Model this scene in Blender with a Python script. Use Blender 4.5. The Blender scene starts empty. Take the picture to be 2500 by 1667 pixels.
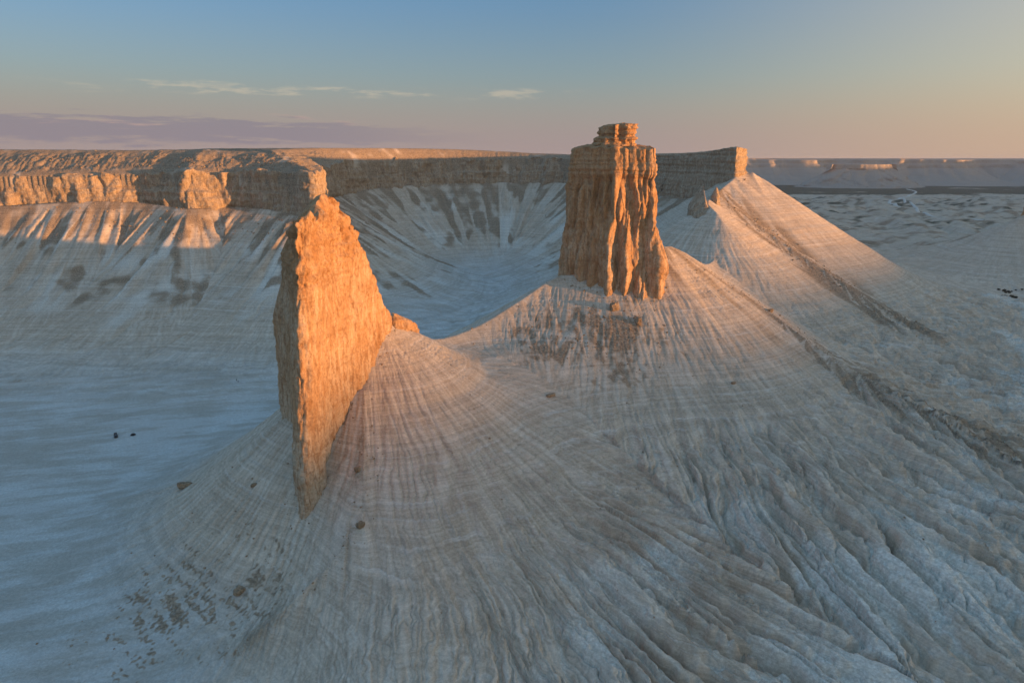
import bpy, bmesh, math, random, time
import numpy as np
from mathutils import Vector
T0 = time.time()
random.seed(7)
scn = bpy.context.scene
col = scn.collection

# ------------------------------------------------------------------ camera
CAM_Z = 160.0
cam_d = bpy.data.cameras.new('camera')
cam_d.sensor_width = 36.0
cam_d.lens = 24.0
cam_d.clip_start = 0.5
cam_d.clip_end = 60000.0
cam = bpy.data.objects.new('camera', cam_d)
col.objects.link(cam)
cam.location = (0, 0, CAM_Z)
cam.rotation_euler = (math.radians(75.0), 0, 0)
scn.camera = cam

# ------------------------------------------------------------------ light
SUN_EL = math.radians(0.97)
SUN_AZ = math.radians(-20.0)          # towards the sun: right, a little behind the camera
sd = Vector((math.cos(SUN_AZ) * math.cos(SUN_EL), math.sin(SUN_AZ) * math.cos(SUN_EL), math.sin(SUN_EL)))
sun_d = bpy.data.lights.new('sun', 'SUN')
sun_d.energy = 2.25
sun_d.angle = math.radians(0.55)
sun_d.color = (1.0, 0.45, 0.15)
sun = bpy.data.objects.new('sun', sun_d)
col.objects.link(sun)
sun.rotation_euler = sd.to_track_quat('Z', 'Y').to_euler()
sun.location = (300, -100, 300)

scn.view_settings.view_transform = 'Standard'
scn.view_settings.look = 'None'
scn.view_settings.gamma = 1.0
scn.view_settings.exposure = 2.0
scn.view_settings.use_curve_mapping = False
scn.cycles.use_denoising = True
scn.cycles.max_bounces = 5
scn.cycles.diffuse_bounces = 3
scn.cycles.glossy_bounces = 2
scn.cycles.transparent_max_bounces = 6
scn.cycles.volume_bounces = 0


class NT:
    """small helper to write node trees"""
    def __init__(self, nt):
        self.nt = nt
        nt.nodes.clear()
    def n(self, typ, **kw):
        nd = self.nt.nodes.new(typ)
        for k, v in kw.items():
            setattr(nd, k, v)
        return nd
    def set(self, sock, v):
        if hasattr(v, 'is_linked') or isinstance(v, bpy.types.NodeSocket):
            self.nt.links.new(v, sock)
        else:
            if sock.type == 'RGBA' and len(v) == 3:
                v = (*v, 1.0)
            sock.default_value = v
    def math(self, op, a, b=0.0, c=None, clamp=False):
        nd = self.n('ShaderNodeMath', operation=op, use_clamp=clamp)
        self.set(nd.inputs[0], a)
        self.set(nd.inputs[1], b)
        if c is not None:
            self.set(nd.inputs[2], c)
        return nd.outputs[0]
    def vmath(self, op, a, b):
        nd = self.n('ShaderNodeVectorMath', operation=op)
        self.set(nd.inputs[0], a)
        self.set(nd.inputs[1], b)
        return nd.outputs[0]
    def mix(self, f, a, b, blend='MIX'):
        nd = self.n('ShaderNodeMix', data_type='RGBA', blend_type=blend)
        self.set(nd.inputs[0], f)
        self.set(nd.inputs[6], a)
        self.set(nd.inputs[7], b)
        return nd.outputs[2]
    def ramp(self, v, a, b, c=0.0, d=1.0, smooth=True):
        nd = self.n('ShaderNodeMapRange', interpolation_type='SMOOTHSTEP' if smooth else 'LINEAR')
        self.set(nd.inputs[0], v)
        for i, q in enumerate((a, b, c, d)):
            self.set(nd.inputs[i + 1], q)
        return nd.outputs[0]
    def noise(self, vec, scale, detail=3.0, rough=0.55, dist=0.0):
        nd = self.n('ShaderNodeTexNoise')
        self.set(nd.inputs['Vector'], vec)
        nd.inputs['Scale'].default_value = scale
        nd.inputs['Detail'].default_value = detail
        nd.inputs['Roughness'].default_value = rough
        nd.inputs['Distortion'].default_value = dist
        return nd.outputs[0]
    def sep(self, v):
        nd = self.n('ShaderNodeSeparateXYZ')
        self.set(nd.inputs[0], v)
        return nd.outputs
    def comb(self, x, y, z):
        nd = self.n('ShaderNodeCombineXYZ')
        for i, q in enumerate((x, y, z)):
            self.set(nd.inputs[i], q)
        return nd.outputs[0]
    def scale(self, v, s):
        return self.vmath('MULTIPLY', v, s)


# ------------------------------------------------------------------ sky
world = bpy.data.worlds.new('World')
scn.world = world
world.use_nodes = True
W = NT(world.node_tree)
sky = W.n('ShaderNodeTexSky', sky_type='NISHITA', sun_disc=False)
sky.sun_elevation = SUN_EL
sky.sun_rotation = math.pi / 2 - SUN_AZ
sky.altitude = 200
sky.air_density = 1.0
sky.dust_density = 0.6
sky.ozone_density = 3.2
tc = W.n('ShaderNodeTexCoord').outputs['Generated']
x_, y_, z_ = W.sep(tc)
el = W.math('ARCSINE', z_)                       # elevation angle
skyc = sky.outputs[0]
dotn = W.n('ShaderNodeVectorMath', operation='DOT_PRODUCT')
W.set(dotn.inputs[0], tc)
W.set(dotn.inputs[1], (math.cos(SUN_AZ), math.sin(SUN_AZ), 0.0))
sunward = dotn.outputs['Value']
# overhead the sky stays as bright as it is above the horizon
skyc = W.mix(W.math('MULTIPLY', W.ramp(el, 0.06, 0.50), 0.9), skyc, (0.33, 0.61, 0.92))
# dusty air: a wide yellow glow on the sun's side, and the mauve counter-twilight belt low down
glow = W.math('MULTIPLY', W.ramp(sunward, -0.30, 1.0), W.ramp(el, 0.85, 0.02))
skyc = W.mix(W.math('MULTIPLY', glow, 1.0), skyc, (1.55, 1.22, 0.72))
skyc = W.mix(W.math('MULTIPLY', W.ramp(el, 0.26, 0.02), 0.6), skyc, W.mix(W.ramp(sunward, -0.30, 0.6), (0.60, 0.66, 0.68), (1.0, 0.88, 0.66)))
beltc = W.mix(W.ramp(sunward, -0.30, 0.5), (0.63, 0.50, 0.49), (1.02, 0.70, 0.48))
skyc = W.mix(W.math('MULTIPLY', W.ramp(el, 0.115, 0.0), 0.92), skyc, beltc)
# clouds: thin lit streaks and a long mauve bank near the horizon away from the sun
az = W.math('ARCTAN2', x_, y_)
cv = W.comb(W.math('MULTIPLY', az, 3.0), W.math('MULTIPLY', el, 30.0), 0.0)
n1 = W.noise(cv, 1.6, 6.0, 0.6)
n2 = W.noise(W.vmath('ADD', cv, (7.3, 2.1, 0.0)), 4.0, 6.0, 0.62)
edge = W.math('MULTIPLY_ADD', n2, 0.05, -0.025)
elw = W.math('ADD', el, edge)
away = W.ramp(az, 0.02, -0.33)
top = W.math('MULTIPLY_ADD', W.ramp(az, 0.05, -0.35), 0.020, 0.028)
bank = W.math('MULTIPLY', W.ramp(W.math('SUBTRACT', elw, top), 0.004, -0.004), W.ramp(elw, 0.016, 0.024))
bank = W.math('MULTIPLY', bank, away)
skyc = W.mix(W.math('MULTIPLY', bank, 0.62), skyc, (0.39, 0.355, 0.45))
rim = W.math('MULTIPLY', W.ramp(W.math('ABSOLUTE', W.math('SUBTRACT', elw, top)), 0.006, 0.0), W.math('MULTIPLY', away, W.ramp(n1, 0.52, 0.62)))
skyc = W.mix(W.math('MULTIPLY', rim, 0.35), skyc, (0.98, 0.63, 0.54))
sv = W.comb(W.math('MULTIPLY', az, 14.0), W.math('MULTIPLY', el, 75.0), 3.0)
n3 = W.noise(sv, 1.0, 5.0, 0.6)
st = W.math('MULTIPLY', W.ramp(n3, 0.46, 0.60), W.ramp(W.math('ABSOLUTE', W.math('SUBTRACT', W.math('ADD', el, W.math('MULTIPLY', edge, 0.5)), 0.086)), 0.009, 0.001))
st = W.math('MULTIPLY', st, W.math('MULTIPLY', W.ramp(az, 0.12, 0.0), W.ramp(az, -0.62, -0.42)))
skyc = W.mix(W.math('MULTIPLY', st, 0.42), skyc, (1.1, 0.92, 0.68))
bg = W.n('ShaderNodeBackground')
W.set(bg.inputs[0], skyc)
SKY_K = 0.15
bg.inputs[1].default_value = SKY_K
wo = W.n('ShaderNodeOutputWorld')
W.nt.links.new(bg.outputs[0], wo.inputs[0])


# ------------------------------------------------------------------ noise in numpy
_rng = np.random.RandomState(11)
_perm = np.concatenate([_rng.permutation(256)] * 3).astype(np.int32)
_g3 = _rng.normal(size=(256, 3)).astype(np.float32)
_g3 /= np.linalg.norm(_g3, axis=1)[:, None]
_a2 = np.linspace(0, 2 * np.pi, 256, endpoint=False)
_g2 = np.stack([np.cos(_a2), np.sin(_a2)], 1).astype(np.float32)


def _fade(t):
    return t * t * t * (t * (t * 6 - 15) + 10)


def p2(x, y, seed=0):
    x = np.asarray(x, np.float32) + seed * 17.31
    y = np.asarray(y, np.float32) + seed * 5.77
    xi = np.floor(x); yi = np.floor(y)
    xf = x - xi; yf = y - yi
    xi = xi.astype(np.int32) & 255; yi = yi.astype(np.int32) & 255
    u = _fade(xf); v = _fade(yf)
    a = _perm[xi] + yi; b = _perm[xi + 1] + yi
    def g(h, dx, dy):
        q = _g2[_perm[h] & 255]
        return q[..., 0] * dx + q[..., 1] * dy
    n00 = g(a, xf, yf); n10 = g(b, xf - 1, yf); n01 = g(a + 1, xf, yf - 1); n11 = g(b + 1, xf - 1, yf - 1)
    nx0 = n00 + u * (n10 - n00); nx1 = n01 + u * (n11 - n01)
    return 1.5 * (nx0 + v * (nx1 - nx0))


def p3(x, y, z, seed=0):
    x = np.asarray(x, np.float32) + seed * 17.31
    y = np.asarray(y, np.float32) + seed * 5.77
    z = np.asarray(z, np.float32) + seed * 9.13
    xi = np.floor(x); yi = np.floor(y); zi = np.floor(z)
    xf = x - xi; yf = y - yi; zf = z - zi
    xi = xi.astype(np.int32) & 255; yi = yi.astype(np.int32) & 255; zi = zi.astype(np.int32) & 255
    u = _fade(xf); v = _fade(yf); w = _fade(zf)
    A = _perm[xi] + yi; B = _perm[xi + 1] + yi
    AA = _perm[A] + zi; AB = _perm[A + 1] + zi; BA = _perm[B] + zi; BB = _perm[B + 1] + zi
    def g(h, dx, dy, dz):
        q = _g3[_perm[h] & 255]
        return q[..., 0] * dx + q[..., 1] * dy + q[..., 2] * dz
    def lerp(a, b, t):
        return a + t * (b - a)
    x0 = lerp(g(AA, xf, yf, zf), g(BA, xf - 1, yf, zf), u)
    x1 = lerp(g(AB, xf, yf - 1, zf), g(BB, xf - 1, yf - 1, zf), u)
    y0 = lerp(x0, x1, v)
    x0 = lerp(g(AA + 1, xf, yf, zf - 1), g(BA + 1, xf - 1, yf, zf - 1), u)
    x1 = lerp(g(AB + 1, xf, yf - 1, zf - 1), g(BB + 1, xf - 1, yf - 1, zf - 1), u)
    y1 = lerp(x0, x1, v)
    return 1.4 * lerp(y0, y1, w)


def sst(v, a, b):
    t = np.clip((v - a) / (b - a), 0, 1)
    return t * t * (3 - 2 * t)


def catmull(pts, sub, closed=False):
    P = np.array(pts, float)
    n = len(P)
    out = []
    rng = range(n) if closed else range(n - 1)
    for i in rng:
        if closed:
            a, b, c, d = P[(i - 1) % n], P[i], P[(i + 1) % n], P[(i + 2) % n]
        else:
            a, b, c, d = P[max(i - 1, 0)], P[i], P[i + 1], P[min(i + 2, n - 1)]
        for k in range(sub):
            t = k / sub
            out.append(0.5 * ((2 * b) + (c - a) * t + (2 * a - 5 * b + 4 * c - d) * t * t + (-a + 3 * b - 3 * c + d) * t ** 3))
    if not closed:
        out.append(P[-1])
    return np.array(out)


def resample(P, n, closed=False):
    Q = np.vstack([P, P[:1]]) if closed else P
    L = np.concatenate([[0], np.cumsum(np.linalg.norm(np.diff(Q[:, :2], axis=0), axis=1))])
    t = np.linspace(0, L[-1], n + 1)[:-1] if closed else np.linspace(0, L[-1], n)
    return np.stack([np.interp(t, L, Q[:, i]) for i in range(Q.shape[1])], 1), t


# ------------------------------------------------------------------ the lie of the land (metres; camera stands over the origin)
SLOPE_D = np.array([-90, 0, 145, 175, 210, 250, 300, 370, 460, 620, 5000], float)
SLOPE_Z = np.array([206, 150, 60, 45, 32, 21, 13, 6.5, 2.5, 0, 0], float)


# west of the fin the flanks run out sooner
SLOPE2_D = np.array([-90, 0, 145, 178, 208, 235, 262, 300, 350, 5000], float)
SLOPE2_Z = np.array([206, 150, 60, 39.5, 22, 10.5, 4.5, 1.2, 0, 0], float)


def slope_z(d):
    return np.interp(d, SLOPE_D, SLOPE_Z)


def slope_d(z):
    return np.interp(-z, -SLOPE_Z[:-1], SLOPE_D[:-1])


RIDGES = {
    'main': [(-90, 200, 3), (-86, 218, 10), (-81, 234, 24), (-78, 250, 42), (-72, 274, 68), (-63, 298, 84), (-56, 313, 87), (-46, 330, 75), (-36, 345, 69.5),
             (-18, 363, 72), (5, 384, 82), (28, 402, 93), (55, 399, 94), (80, 404, 96), (95, 428, 107), (112, 446, 101), (135, 484, 88),
             (152, 518, 84), (168, 543, 92), (171, 565, 112), (167, 592, 123), (184, 634, 128), (214, 672, 143), (228, 700, 150)],
    'fin_left': [(-86, 268, 56), (-99, 272, 53), (-124, 277, 35), (-151, 283, 17), (-195, 290, 4)],
    'fin_right': [(-62, 270, 66), (-58, 250, 54), (-55, 232, 46), (-52.5, 216, 38), (-59, 204, 29), (-73, 192, 20), (-90, 180, 9)],
    'tower_right': [(95, 425, 106), (116, 428, 95), (154, 411, 72), (181, 372, 52), (215, 332, 34), (252, 292, 19), (290, 250, 8)],
    'mesa_right': [(236, 690, 147), (272, 688, 124), (323, 668, 86), (358, 622, 52), (388, 575, 28), (410, 530, 14)],
    'hill_front': [(186, 630, 128), (215, 600, 104), (245, 565, 80), (275, 530, 57), (300, 500, 38)],
    'right_cone': [(700, 985, 62), (745, 1000, 84), (810, 1030, 95), (900, 1100, 92)],
}
# plateau rim: x, y, foot of the cliff, top of the cliff, width of the shoulder behind it, top of the shoulder
RIM = [(-1500, 380, 112, 143, 60, 168), (-900, 590, 112, 143, 60, 168), (-650, 690, 112, 142, 60, 169), (-520, 715, 113, 142, 60, 169), (-440, 728, 117, 144, 58, 169),
       (-385, 734, 114, 144, 56, 169), (-335, 716, 110, 147, 54, 168), (-300, 736, 110, 145, 54, 168), (-250, 722, 108, 146, 56, 167), (-205, 700, 102, 147, 60, 166), (-190, 712, 102, 146, 60, 166),
       (-203, 770, 108, 147, 58, 167), (-215, 850, 115, 151, 40, 171), (-185, 930, 121, 155, 22, 173), (-115, 990, 125, 158, 16, 173),
       (-20, 1015, 127, 159, 16, 170), (60, 1000, 127, 160, 16, 165), (120, 940, 126, 161, 10, 164), (152, 870, 122, 158, 8, 160),
       (172, 800, 118, 150, 5, 150), (190, 740, 120, 150, 5, 150), (205, 690, 132, 150, 5, 150), (220, 680, 140, 150, 5, 150), (232, 700, 146, 150, 5, 150),
       (246, 750, 140, 150, 5, 150), (268, 830, 132, 150, 5, 150), (318, 1000, 126, 158, 10, 162), (390, 1300, 120, 158, 10, 162), (520, 2000, 110, 155, 10, 160), (700, 3500, 100, 150, 10, 158), (400, 5600, 100, 150, 10, 156)]
RIMC = catmull(RIM, 4)


def field(X, Y):
    """height and fall-line coordinates of the bare land"""
    n = X.shape
    best = np.full(n, -1e9, np.float32)
    hs = []
    S = np.zeros(n, np.float32); D = np.zeros(n, np.float32); C = np.zeros(n, np.float32); Sn = np.zeros(n, np.float32)
    rid = np.zeros(n, np.int8)
    soff = 0.0
    west = sst(X, -28, -78).astype(np.float32)
    groups = [(k, catmull(v, 3)) for k, v in RIDGES.items()] + [('rim', RIMC[:, :3])]
    H = np.full(n, 0.0, np.float32)
    drim = np.full(n, 1e9, np.float32)
    rimp = np.zeros(n, np.float32)
    for gi, (name, P) in enumerate(groups):
        gbest = np.full(n, -1e9, np.float32)
        gbest2 = np.full(n, -1e9, np.float32)
        gs = np.zeros(n, np.float32); gd = np.zeros(n, np.float32); gc = np.zeros(n, np.float32); gsn = np.zeros(n, np.float32)
        for i in range(len(P) - 1):
            a, b = P[i], P[i + 1]
            dx, dy = b[0] - a[0], b[1] - a[1]
            L = math.hypot(dx, dy)
            t = np.clip(((X - a[0]) * dx + (Y - a[1]) * dy) / (L * L), 0, 1).astype(np.float32)
            vx = X - (a[0] + t * dx); vy = Y - (a[1] + t * dy)
            d = np.sqrt(vx * vx + vy * vy).astype(np.float32)
            da, db = slope_d(a[2]), slope_d(b[2])
            h = -(d + da + t * (db - da))            # compare by run, not by height, so flat ground keeps a winner
            if name != 'rim':
                ea, eb = np.interp([-a[2], -b[2]], -SLOPE2_Z[:-1], SLOPE2_D[:-1])
                gbest2 = np.maximum(gbest2, -(d * (1 + 0.32 * west) + ea + t * (eb - ea)))
            m = h > gbest
            gbest = np.where(m, h, gbest)
            gs = np.where(m, soff + t * L, gs)
            gd = np.where(m, d, gd)
            inv = 1 / np.maximum(d, 0.5)
            gc = np.where(m, vx * inv, gc); gsn = np.where(m, vy * inv, gsn)
            if name == 'rim':
                mm = d < drim
                drim = np.where(mm, d, drim)
                rimp = np.where(mm, i + t, rimp)
            soff += L
        soff += 300
        z = slope_z(-gbest).astype(np.float32)
        if name != 'rim':
            z = z + west * (np.interp(-gbest2, SLOPE2_D, SLOPE2_Z).astype(np.float32) - z)
        hs.append(z)
        m = gbest > best
        best = np.where(m, gbest, best)
        S = np.where(m, gs, S); D = np.where(m, gd, D); C = np.where(m, gc, C); Sn = np.where(m, gsn, Sn)
        rid = np.where(m, gi, rid)
    K = 1.6
    H = np.zeros(n, np.float32)
    mx = hs[0]
    for z in hs[1:]:
        dd = np.abs(mx - z)
        mx = np.maximum(mx, z) + np.maximum(4.0 - dd, 0) ** 2 / 16.0
    return mx, S, D, C, Sn, rid, drim, rimp


FILL = None


def make_fill():
    global FILL
    st = 4.0
    gx = np.arange(-760, 900, st); gy = np.arange(0, 1160, st)
    X, Y = np.meshgrid(gx, gy)
    h = field(X.astype(np.float32), Y.astype(np.float32))[0]
    def blur(a, sig):
        k = int(3 * sig / st)
        w = np.exp(-0.5 * (np.arange(-k, k + 1) * st / sig) ** 2); w /= w.sum()
        p = np.pad(a, k, mode='edge')
        p = np.apply_along_axis(lambda r: np.convolve(r, w, 'valid'), 0, p)
        return np.apply_along_axis(lambda r: np.convolve(r, w, 'valid'), 1, p)
    f = np.maximum(h, blur(h, 14))
    f = np.maximum(f, blur(f, 30) - 0.3)
    m = np.exp(-(((X - 15) / 75) ** 2 + ((Y - 300) / 85) ** 2)) * sst(X, -50, -20)
    small = np.maximum(h, blur(h, 7)) - h
    f = np.maximum((f - h) * np.clip(m * 1.6, 0, 1), small)
    FILL = (gx, gy, st, f.astype(np.float32))


def fill_at(X, Y):
    gx, gy, st, f = FILL
    u = np.clip((X - gx[0]) / st, 0, len(gx) - 1.001); v = np.clip((Y - gy[0]) / st, 0, len(gy) - 1.001)
    i = u.astype(int); j = v.astype(int); a = u - i; b = v - j
    m = (X > gx[0]) & (X < gx[-1]) & (Y > gy[0]) & (Y < gy[-1])
    r = f[j, i] * (1 - a) * (1 - b) + f[j, i + 1] * a * (1 - b) + f[j + 1, i] * (1 - a) * b + f[j + 1, i + 1] * a * b
    return np.where(m, r, 0)


def inside_poly(X, Y, P):
    r = np.zeros(X.shape, bool)
    n = len(P)
    for i in range(n):
        x1, y1 = P[i][0], P[i][1]; x2, y2 = P[(i + 1) % n][0], P[(i + 1) % n][1]
        if y1 == y2:
            continue
        c = (Y > min(y1, y2)) & (Y <= max(y1, y2))
        xi = x1 + (Y - y1) * (x2 - x1) / (y2 - y1)
        r ^= c & (X < xi)
    return r


make_fill()
PLATEAU_POLY = [(p[0], p[1]) for p in RIMC] + [(-9000, 5600), (-9000, 380)]


def land(X, Y, want=False):
    X = np.asarray(X, np.float32); Y = np.asarray(Y, np.float32)
    h, S, D, C, Sn, rid, drim, rimp = field(X, Y)
    isrim = rid == 7
    fl_ = fill_at(X, Y).astype(np.float32)
    h = h + fl_
    crease = sst(fl_, 6.0, 0.6)
    R0 = 55.0
    wx = p2(X / 30, Y / 30, 3) * 1.2 + p2(X / 7, Y / 7, 4) * 0.3 + p2(X / 3, Y / 3, 14) * 0.25
    fs = S + wx; fc = R0 * C + wx; fn = R0 * Sn + wx * 0.6
    far = sst(np.hypot(X, Y), 1500, 900)
    slope = np.interp(h, [0, 6, 30, 55, 200], [0.02, 0.12, 0.4, 0.62, 0.62])
    # fine rills everywhere on the slopes
    q = sst(D, 50, 150)
    def fl(lam, stretch, seed):
        # fall-line noise whose lines split further down the fans
        a = p3(fs / lam, fc / lam, fn / lam + D / stretch, seed)
        b = p3(fs / lam, fc * 3.2 / lam, fn * 3.2 / lam + D / stretch, seed + 0.37)
        return a * (1 - q) + b * q
    r1 = np.abs(fl(2.4, 28, 1))
    r2 = np.abs(fl(6.5, 40, 2))
    ramp_d = sst(D, 1.0, 16.0)
    onslope = sst(h, 2.0, 14.0) * far
    out = h.copy()
    near = sst(np.hypot(X, Y), 680, 520)
    vary = 0.35 + 0.65 * sst(p2(X / 33, Y / 33, 7), -0.35, 0.35)
    out -= (np.clip(0.16 - r1, 0, 1) * 3.4 + (0.30 - r1) * 0.25) * ramp_d * onslope * (0.35 + 0.65 * near) * vary * (0.4 + 0.6 * crease)
    out -= np.clip(0.16 - r2, 0, 1) * 3.6 * sst(D, 10, 40) * onslope * (0.3 + 0.7 * near) * (1.15 - 0.5 * vary) * crease
    # deep gullies at the foot of the right-hand slopes
    toe = sst(h + p2(X / 40, Y / 40, 11) * 9, 50, 28) * sst(h, 0.6, 4.0) * (0.12 + 0.88 * sst(X, -30, 60)) * sst(X, -60, -20) * (~isrim) * sst(Y, 900, 640)
    g1 = fl(11.0, 100, 5)
    g2 = fl(4.2, 45, 6)
    g3 = fl(2.7, 30, 10)
    carve = np.exp(-(g3 / 0.2) ** 2) * 0.45 + np.exp(-(g1 / 0.14) ** 2) * 3.0 + np.exp(-(g2 / 0.13) ** 2) * 1.5 - np.abs(g1) * 3.4 - np.abs(g2) * 1.0
    out -= carve * toe * 1.75 * (0.55 + 0.45 * sst(h, 34, 14))
    knob = sst(X, 120, 210) * sst(h, 62, 40) * sst(h, 1, 8) * (~isrim) * sst(Y, 900, 700)
    out += (p2(X / 13, Y / 13, 8) * 2.2 + (0.3 - np.abs(p2(X / 7, Y / 7, 9))) * 3.2) * knob
    # chutes and little buttresses on the talus below the plateau
    c1 = p3(fs / 26, fc / 26, fn / 26 + D / 170, 12)
    c2 = p3(fs / 11, fc / 11, fn / 11 + D / 90, 13)
    tal = isrim * sst(h, 38, 62) * sst(D, 3, 25)
    out += (c1 * 6.5 + (np.abs(c2) - 0.25) * 6.0) * tal
    fan = isrim * sst(h, 62, 40) * sst(h, 3, 20)
    out -= np.exp(-(c2 / 0.10) ** 2) * 0.9 * fan
    # strata steps
    zz = h + p2(X / 90, Y / 90, 15) * 3
    stp = p2(zz / 3.1, X * 0 + 0.3, 16)
    out += stp * 0.35 * onslope * sst(D, 4, 20) + p2(zz / 1.1, X / 60, 17) * 0.30 * toe * sst(p2(X / 26, Y / 26, 18), -0.2, 0.3)
    # rough ground
    out += (p2(X / 60, Y / 60, 20) * 0.9 + p2(X / 17, Y / 17, 21) * 0.35) * sst(np.hypot(X, Y), 60, 160)
    # badland hummocks and gullies in the middle distance
    midr = sst(Y, 820, 1100) * sst(X, 250, 480) * sst(Y, 3300, 2700)
    b1 = np.abs(p2(X / 120 + p2(X / 300, Y / 300, 31), Y / 190, 30))
    b2 = np.abs(p2(X / 45, Y / 70, 32))
    out += (b1 * 22 + b2 * 8 - 3) * midr * (1 - sst(h, 20, 50))
    out = np.maximum(out, out * 0.3 - 2)
    # plateau top, behind the cliffs
    ins = inside_poly(X, Y, PLATEAU_POLY)
    idx = np.arange(len(RIMC))
    z1 = np.interp(rimp, idx, RIMC[:, 3]); sw = np.interp(rimp, idx, RIMC[:, 4]); z2 = np.interp(rimp, idx, RIMC[:, 5])
    k = np.clip((drim - 9) / sw, 0, 1)
    top = z1 - 1.2 + (z2 - z1 + 1.2) * (k ** 0.8)
    bump = (p2(X / 30, Y / 30, 41) * 2.0 + p2(X / 11, Y / 11, 42) * 1.4 + np.abs(p2(X / 6, Y / 9, 43)) * 1.6) * np.clip(sw / 50, 0, 1) * sst(drim, 9, 22)
    gul = np.abs(p2(rimp * 9.0, drim / 60, 44))
    top += bump * (1 - 0.75 * sst(k, 0.7, 1.0)) - np.clip(0.3 - gul, 0, 1) * 7 * np.clip(sw / 50, 0, 1) * sst(k, 0, 0.3) * sst(k, 1, 0.6)
    top += p2(X / 200, Y / 200, 45) * 0.8 * sst(k, 0.9, 1.0)
    # land behind the left plateau edge never rises above its skyline
    inm = ins & (drim > 8.0)
    out = np.where(inm, top, out)
    if not want:
        return out
    return dict(z=out, h=h, S=S, D=D, C=C, Sn=Sn, rid=rid, drim=drim, ins=ins, inm=inm, k=k, fs=fs, fc=fc, fn=fn, c1=c1, c2=c2, r1=r1, g2=g2, onslope=onslope, toe=toe, g1=g1, midr=midr, rimp=rimp, sw=sw)


def ground_z(x, y):
    return float(land(np.array([x]), np.array([y]))[0])


# ------------------------------------------------------------------ mesh helpers
def mesh_from(name, V, F, smooth=True):
    V = np.ascontiguousarray(V, np.float32).reshape(-1, 3)
    F = np.ascontiguousarray(F, np.int32)
    me = bpy.data.meshes.new(name)
    k = F.shape[1]
    me.vertices.add(len(V))
    me.vertices.foreach_set('co', V.ravel())
    me.loops.add(F.size)
    me.loops.foreach_set('vertex_index', F.ravel())
    me.polygons.add(len(F))
    me.polygons.foreach_set('loop_start', np.arange(0, F.size, k, dtype=np.int32))
    me.polygons.foreach_set('use_smooth', np.full(len(F), smooth))
    me.update(calc_edges=True)
    return me


def grid_faces(nr, nc, wrap=False):
    i = np.arange(nr - 1)[:, None]
    j = np.arange(nc if wrap else nc - 1)[None, :]
    j2 = (j + 1) % nc
    a = i * nc + j; b = i * nc + j2; c = (i + 1) * nc + j2; d = (i + 1) * nc + j
    return np.stack([a, b, c, d], -1).reshape(-1, 4)


def obj(name, me, mat, parent=None, **props):
    o = bpy.data.objects.new(name, me)
    if me is not None and mat is not None:
        me.materials.append(mat)
    col.objects.link(o)
    if parent is not None:
        o.parent = parent
    for k, v in props.items():
        o[k] = v
    return o


def empty(name, loc, rz=0.0, **props):
    o = bpy.data.objects.new(name, None)
    o.empty_display_size = 0.5
    col.objects.link(o)
    o.location = loc
    o.rotation_euler = (0, 0, rz)
    for k, v in props.items():
        o[k] = v
    return o


def add_attr(me, name, typ, data):
    at = me.attributes.new(name, typ, 'POINT')
    at.data.foreach_set('vector' if typ == 'FLOAT_VECTOR' else ('color' if typ == 'FLOAT_COLOR' else 'value'), np.ascontiguousarray(data, np.float32).ravel())


# ------------------------------------------------------------------ materials
def new_mat(name):
    m = bpy.data.materials.new(name)
    m.use_nodes = True
    return m, NT(m.node_tree)


def finish(N, colr, rough=0.95, bump=None, bstr=0.5, bdist=0.3, spec=0.15):
    b = N.n('ShaderNodeBsdfPrincipled')
    N.set(b.inputs['Base Color'], colr)
    N.set(b.inputs['Roughness'], rough)
    b.inputs['Specular IOR Level'].default_value = spec
    if bump is not None:
        bp = N.n('ShaderNodeBump')
        bp.inputs['Strength'].default_value = bstr
        bp.inputs['Distance'].default_value = bdist
        N.set(bp.inputs['Height'], bump)
        N.nt.links.new(bp.outputs[0], b.inputs['Normal'])
    o = N.n('ShaderNodeOutputMaterial')
    N.nt.links.new(b.outputs[0], o.inputs[0])
    return b


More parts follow.
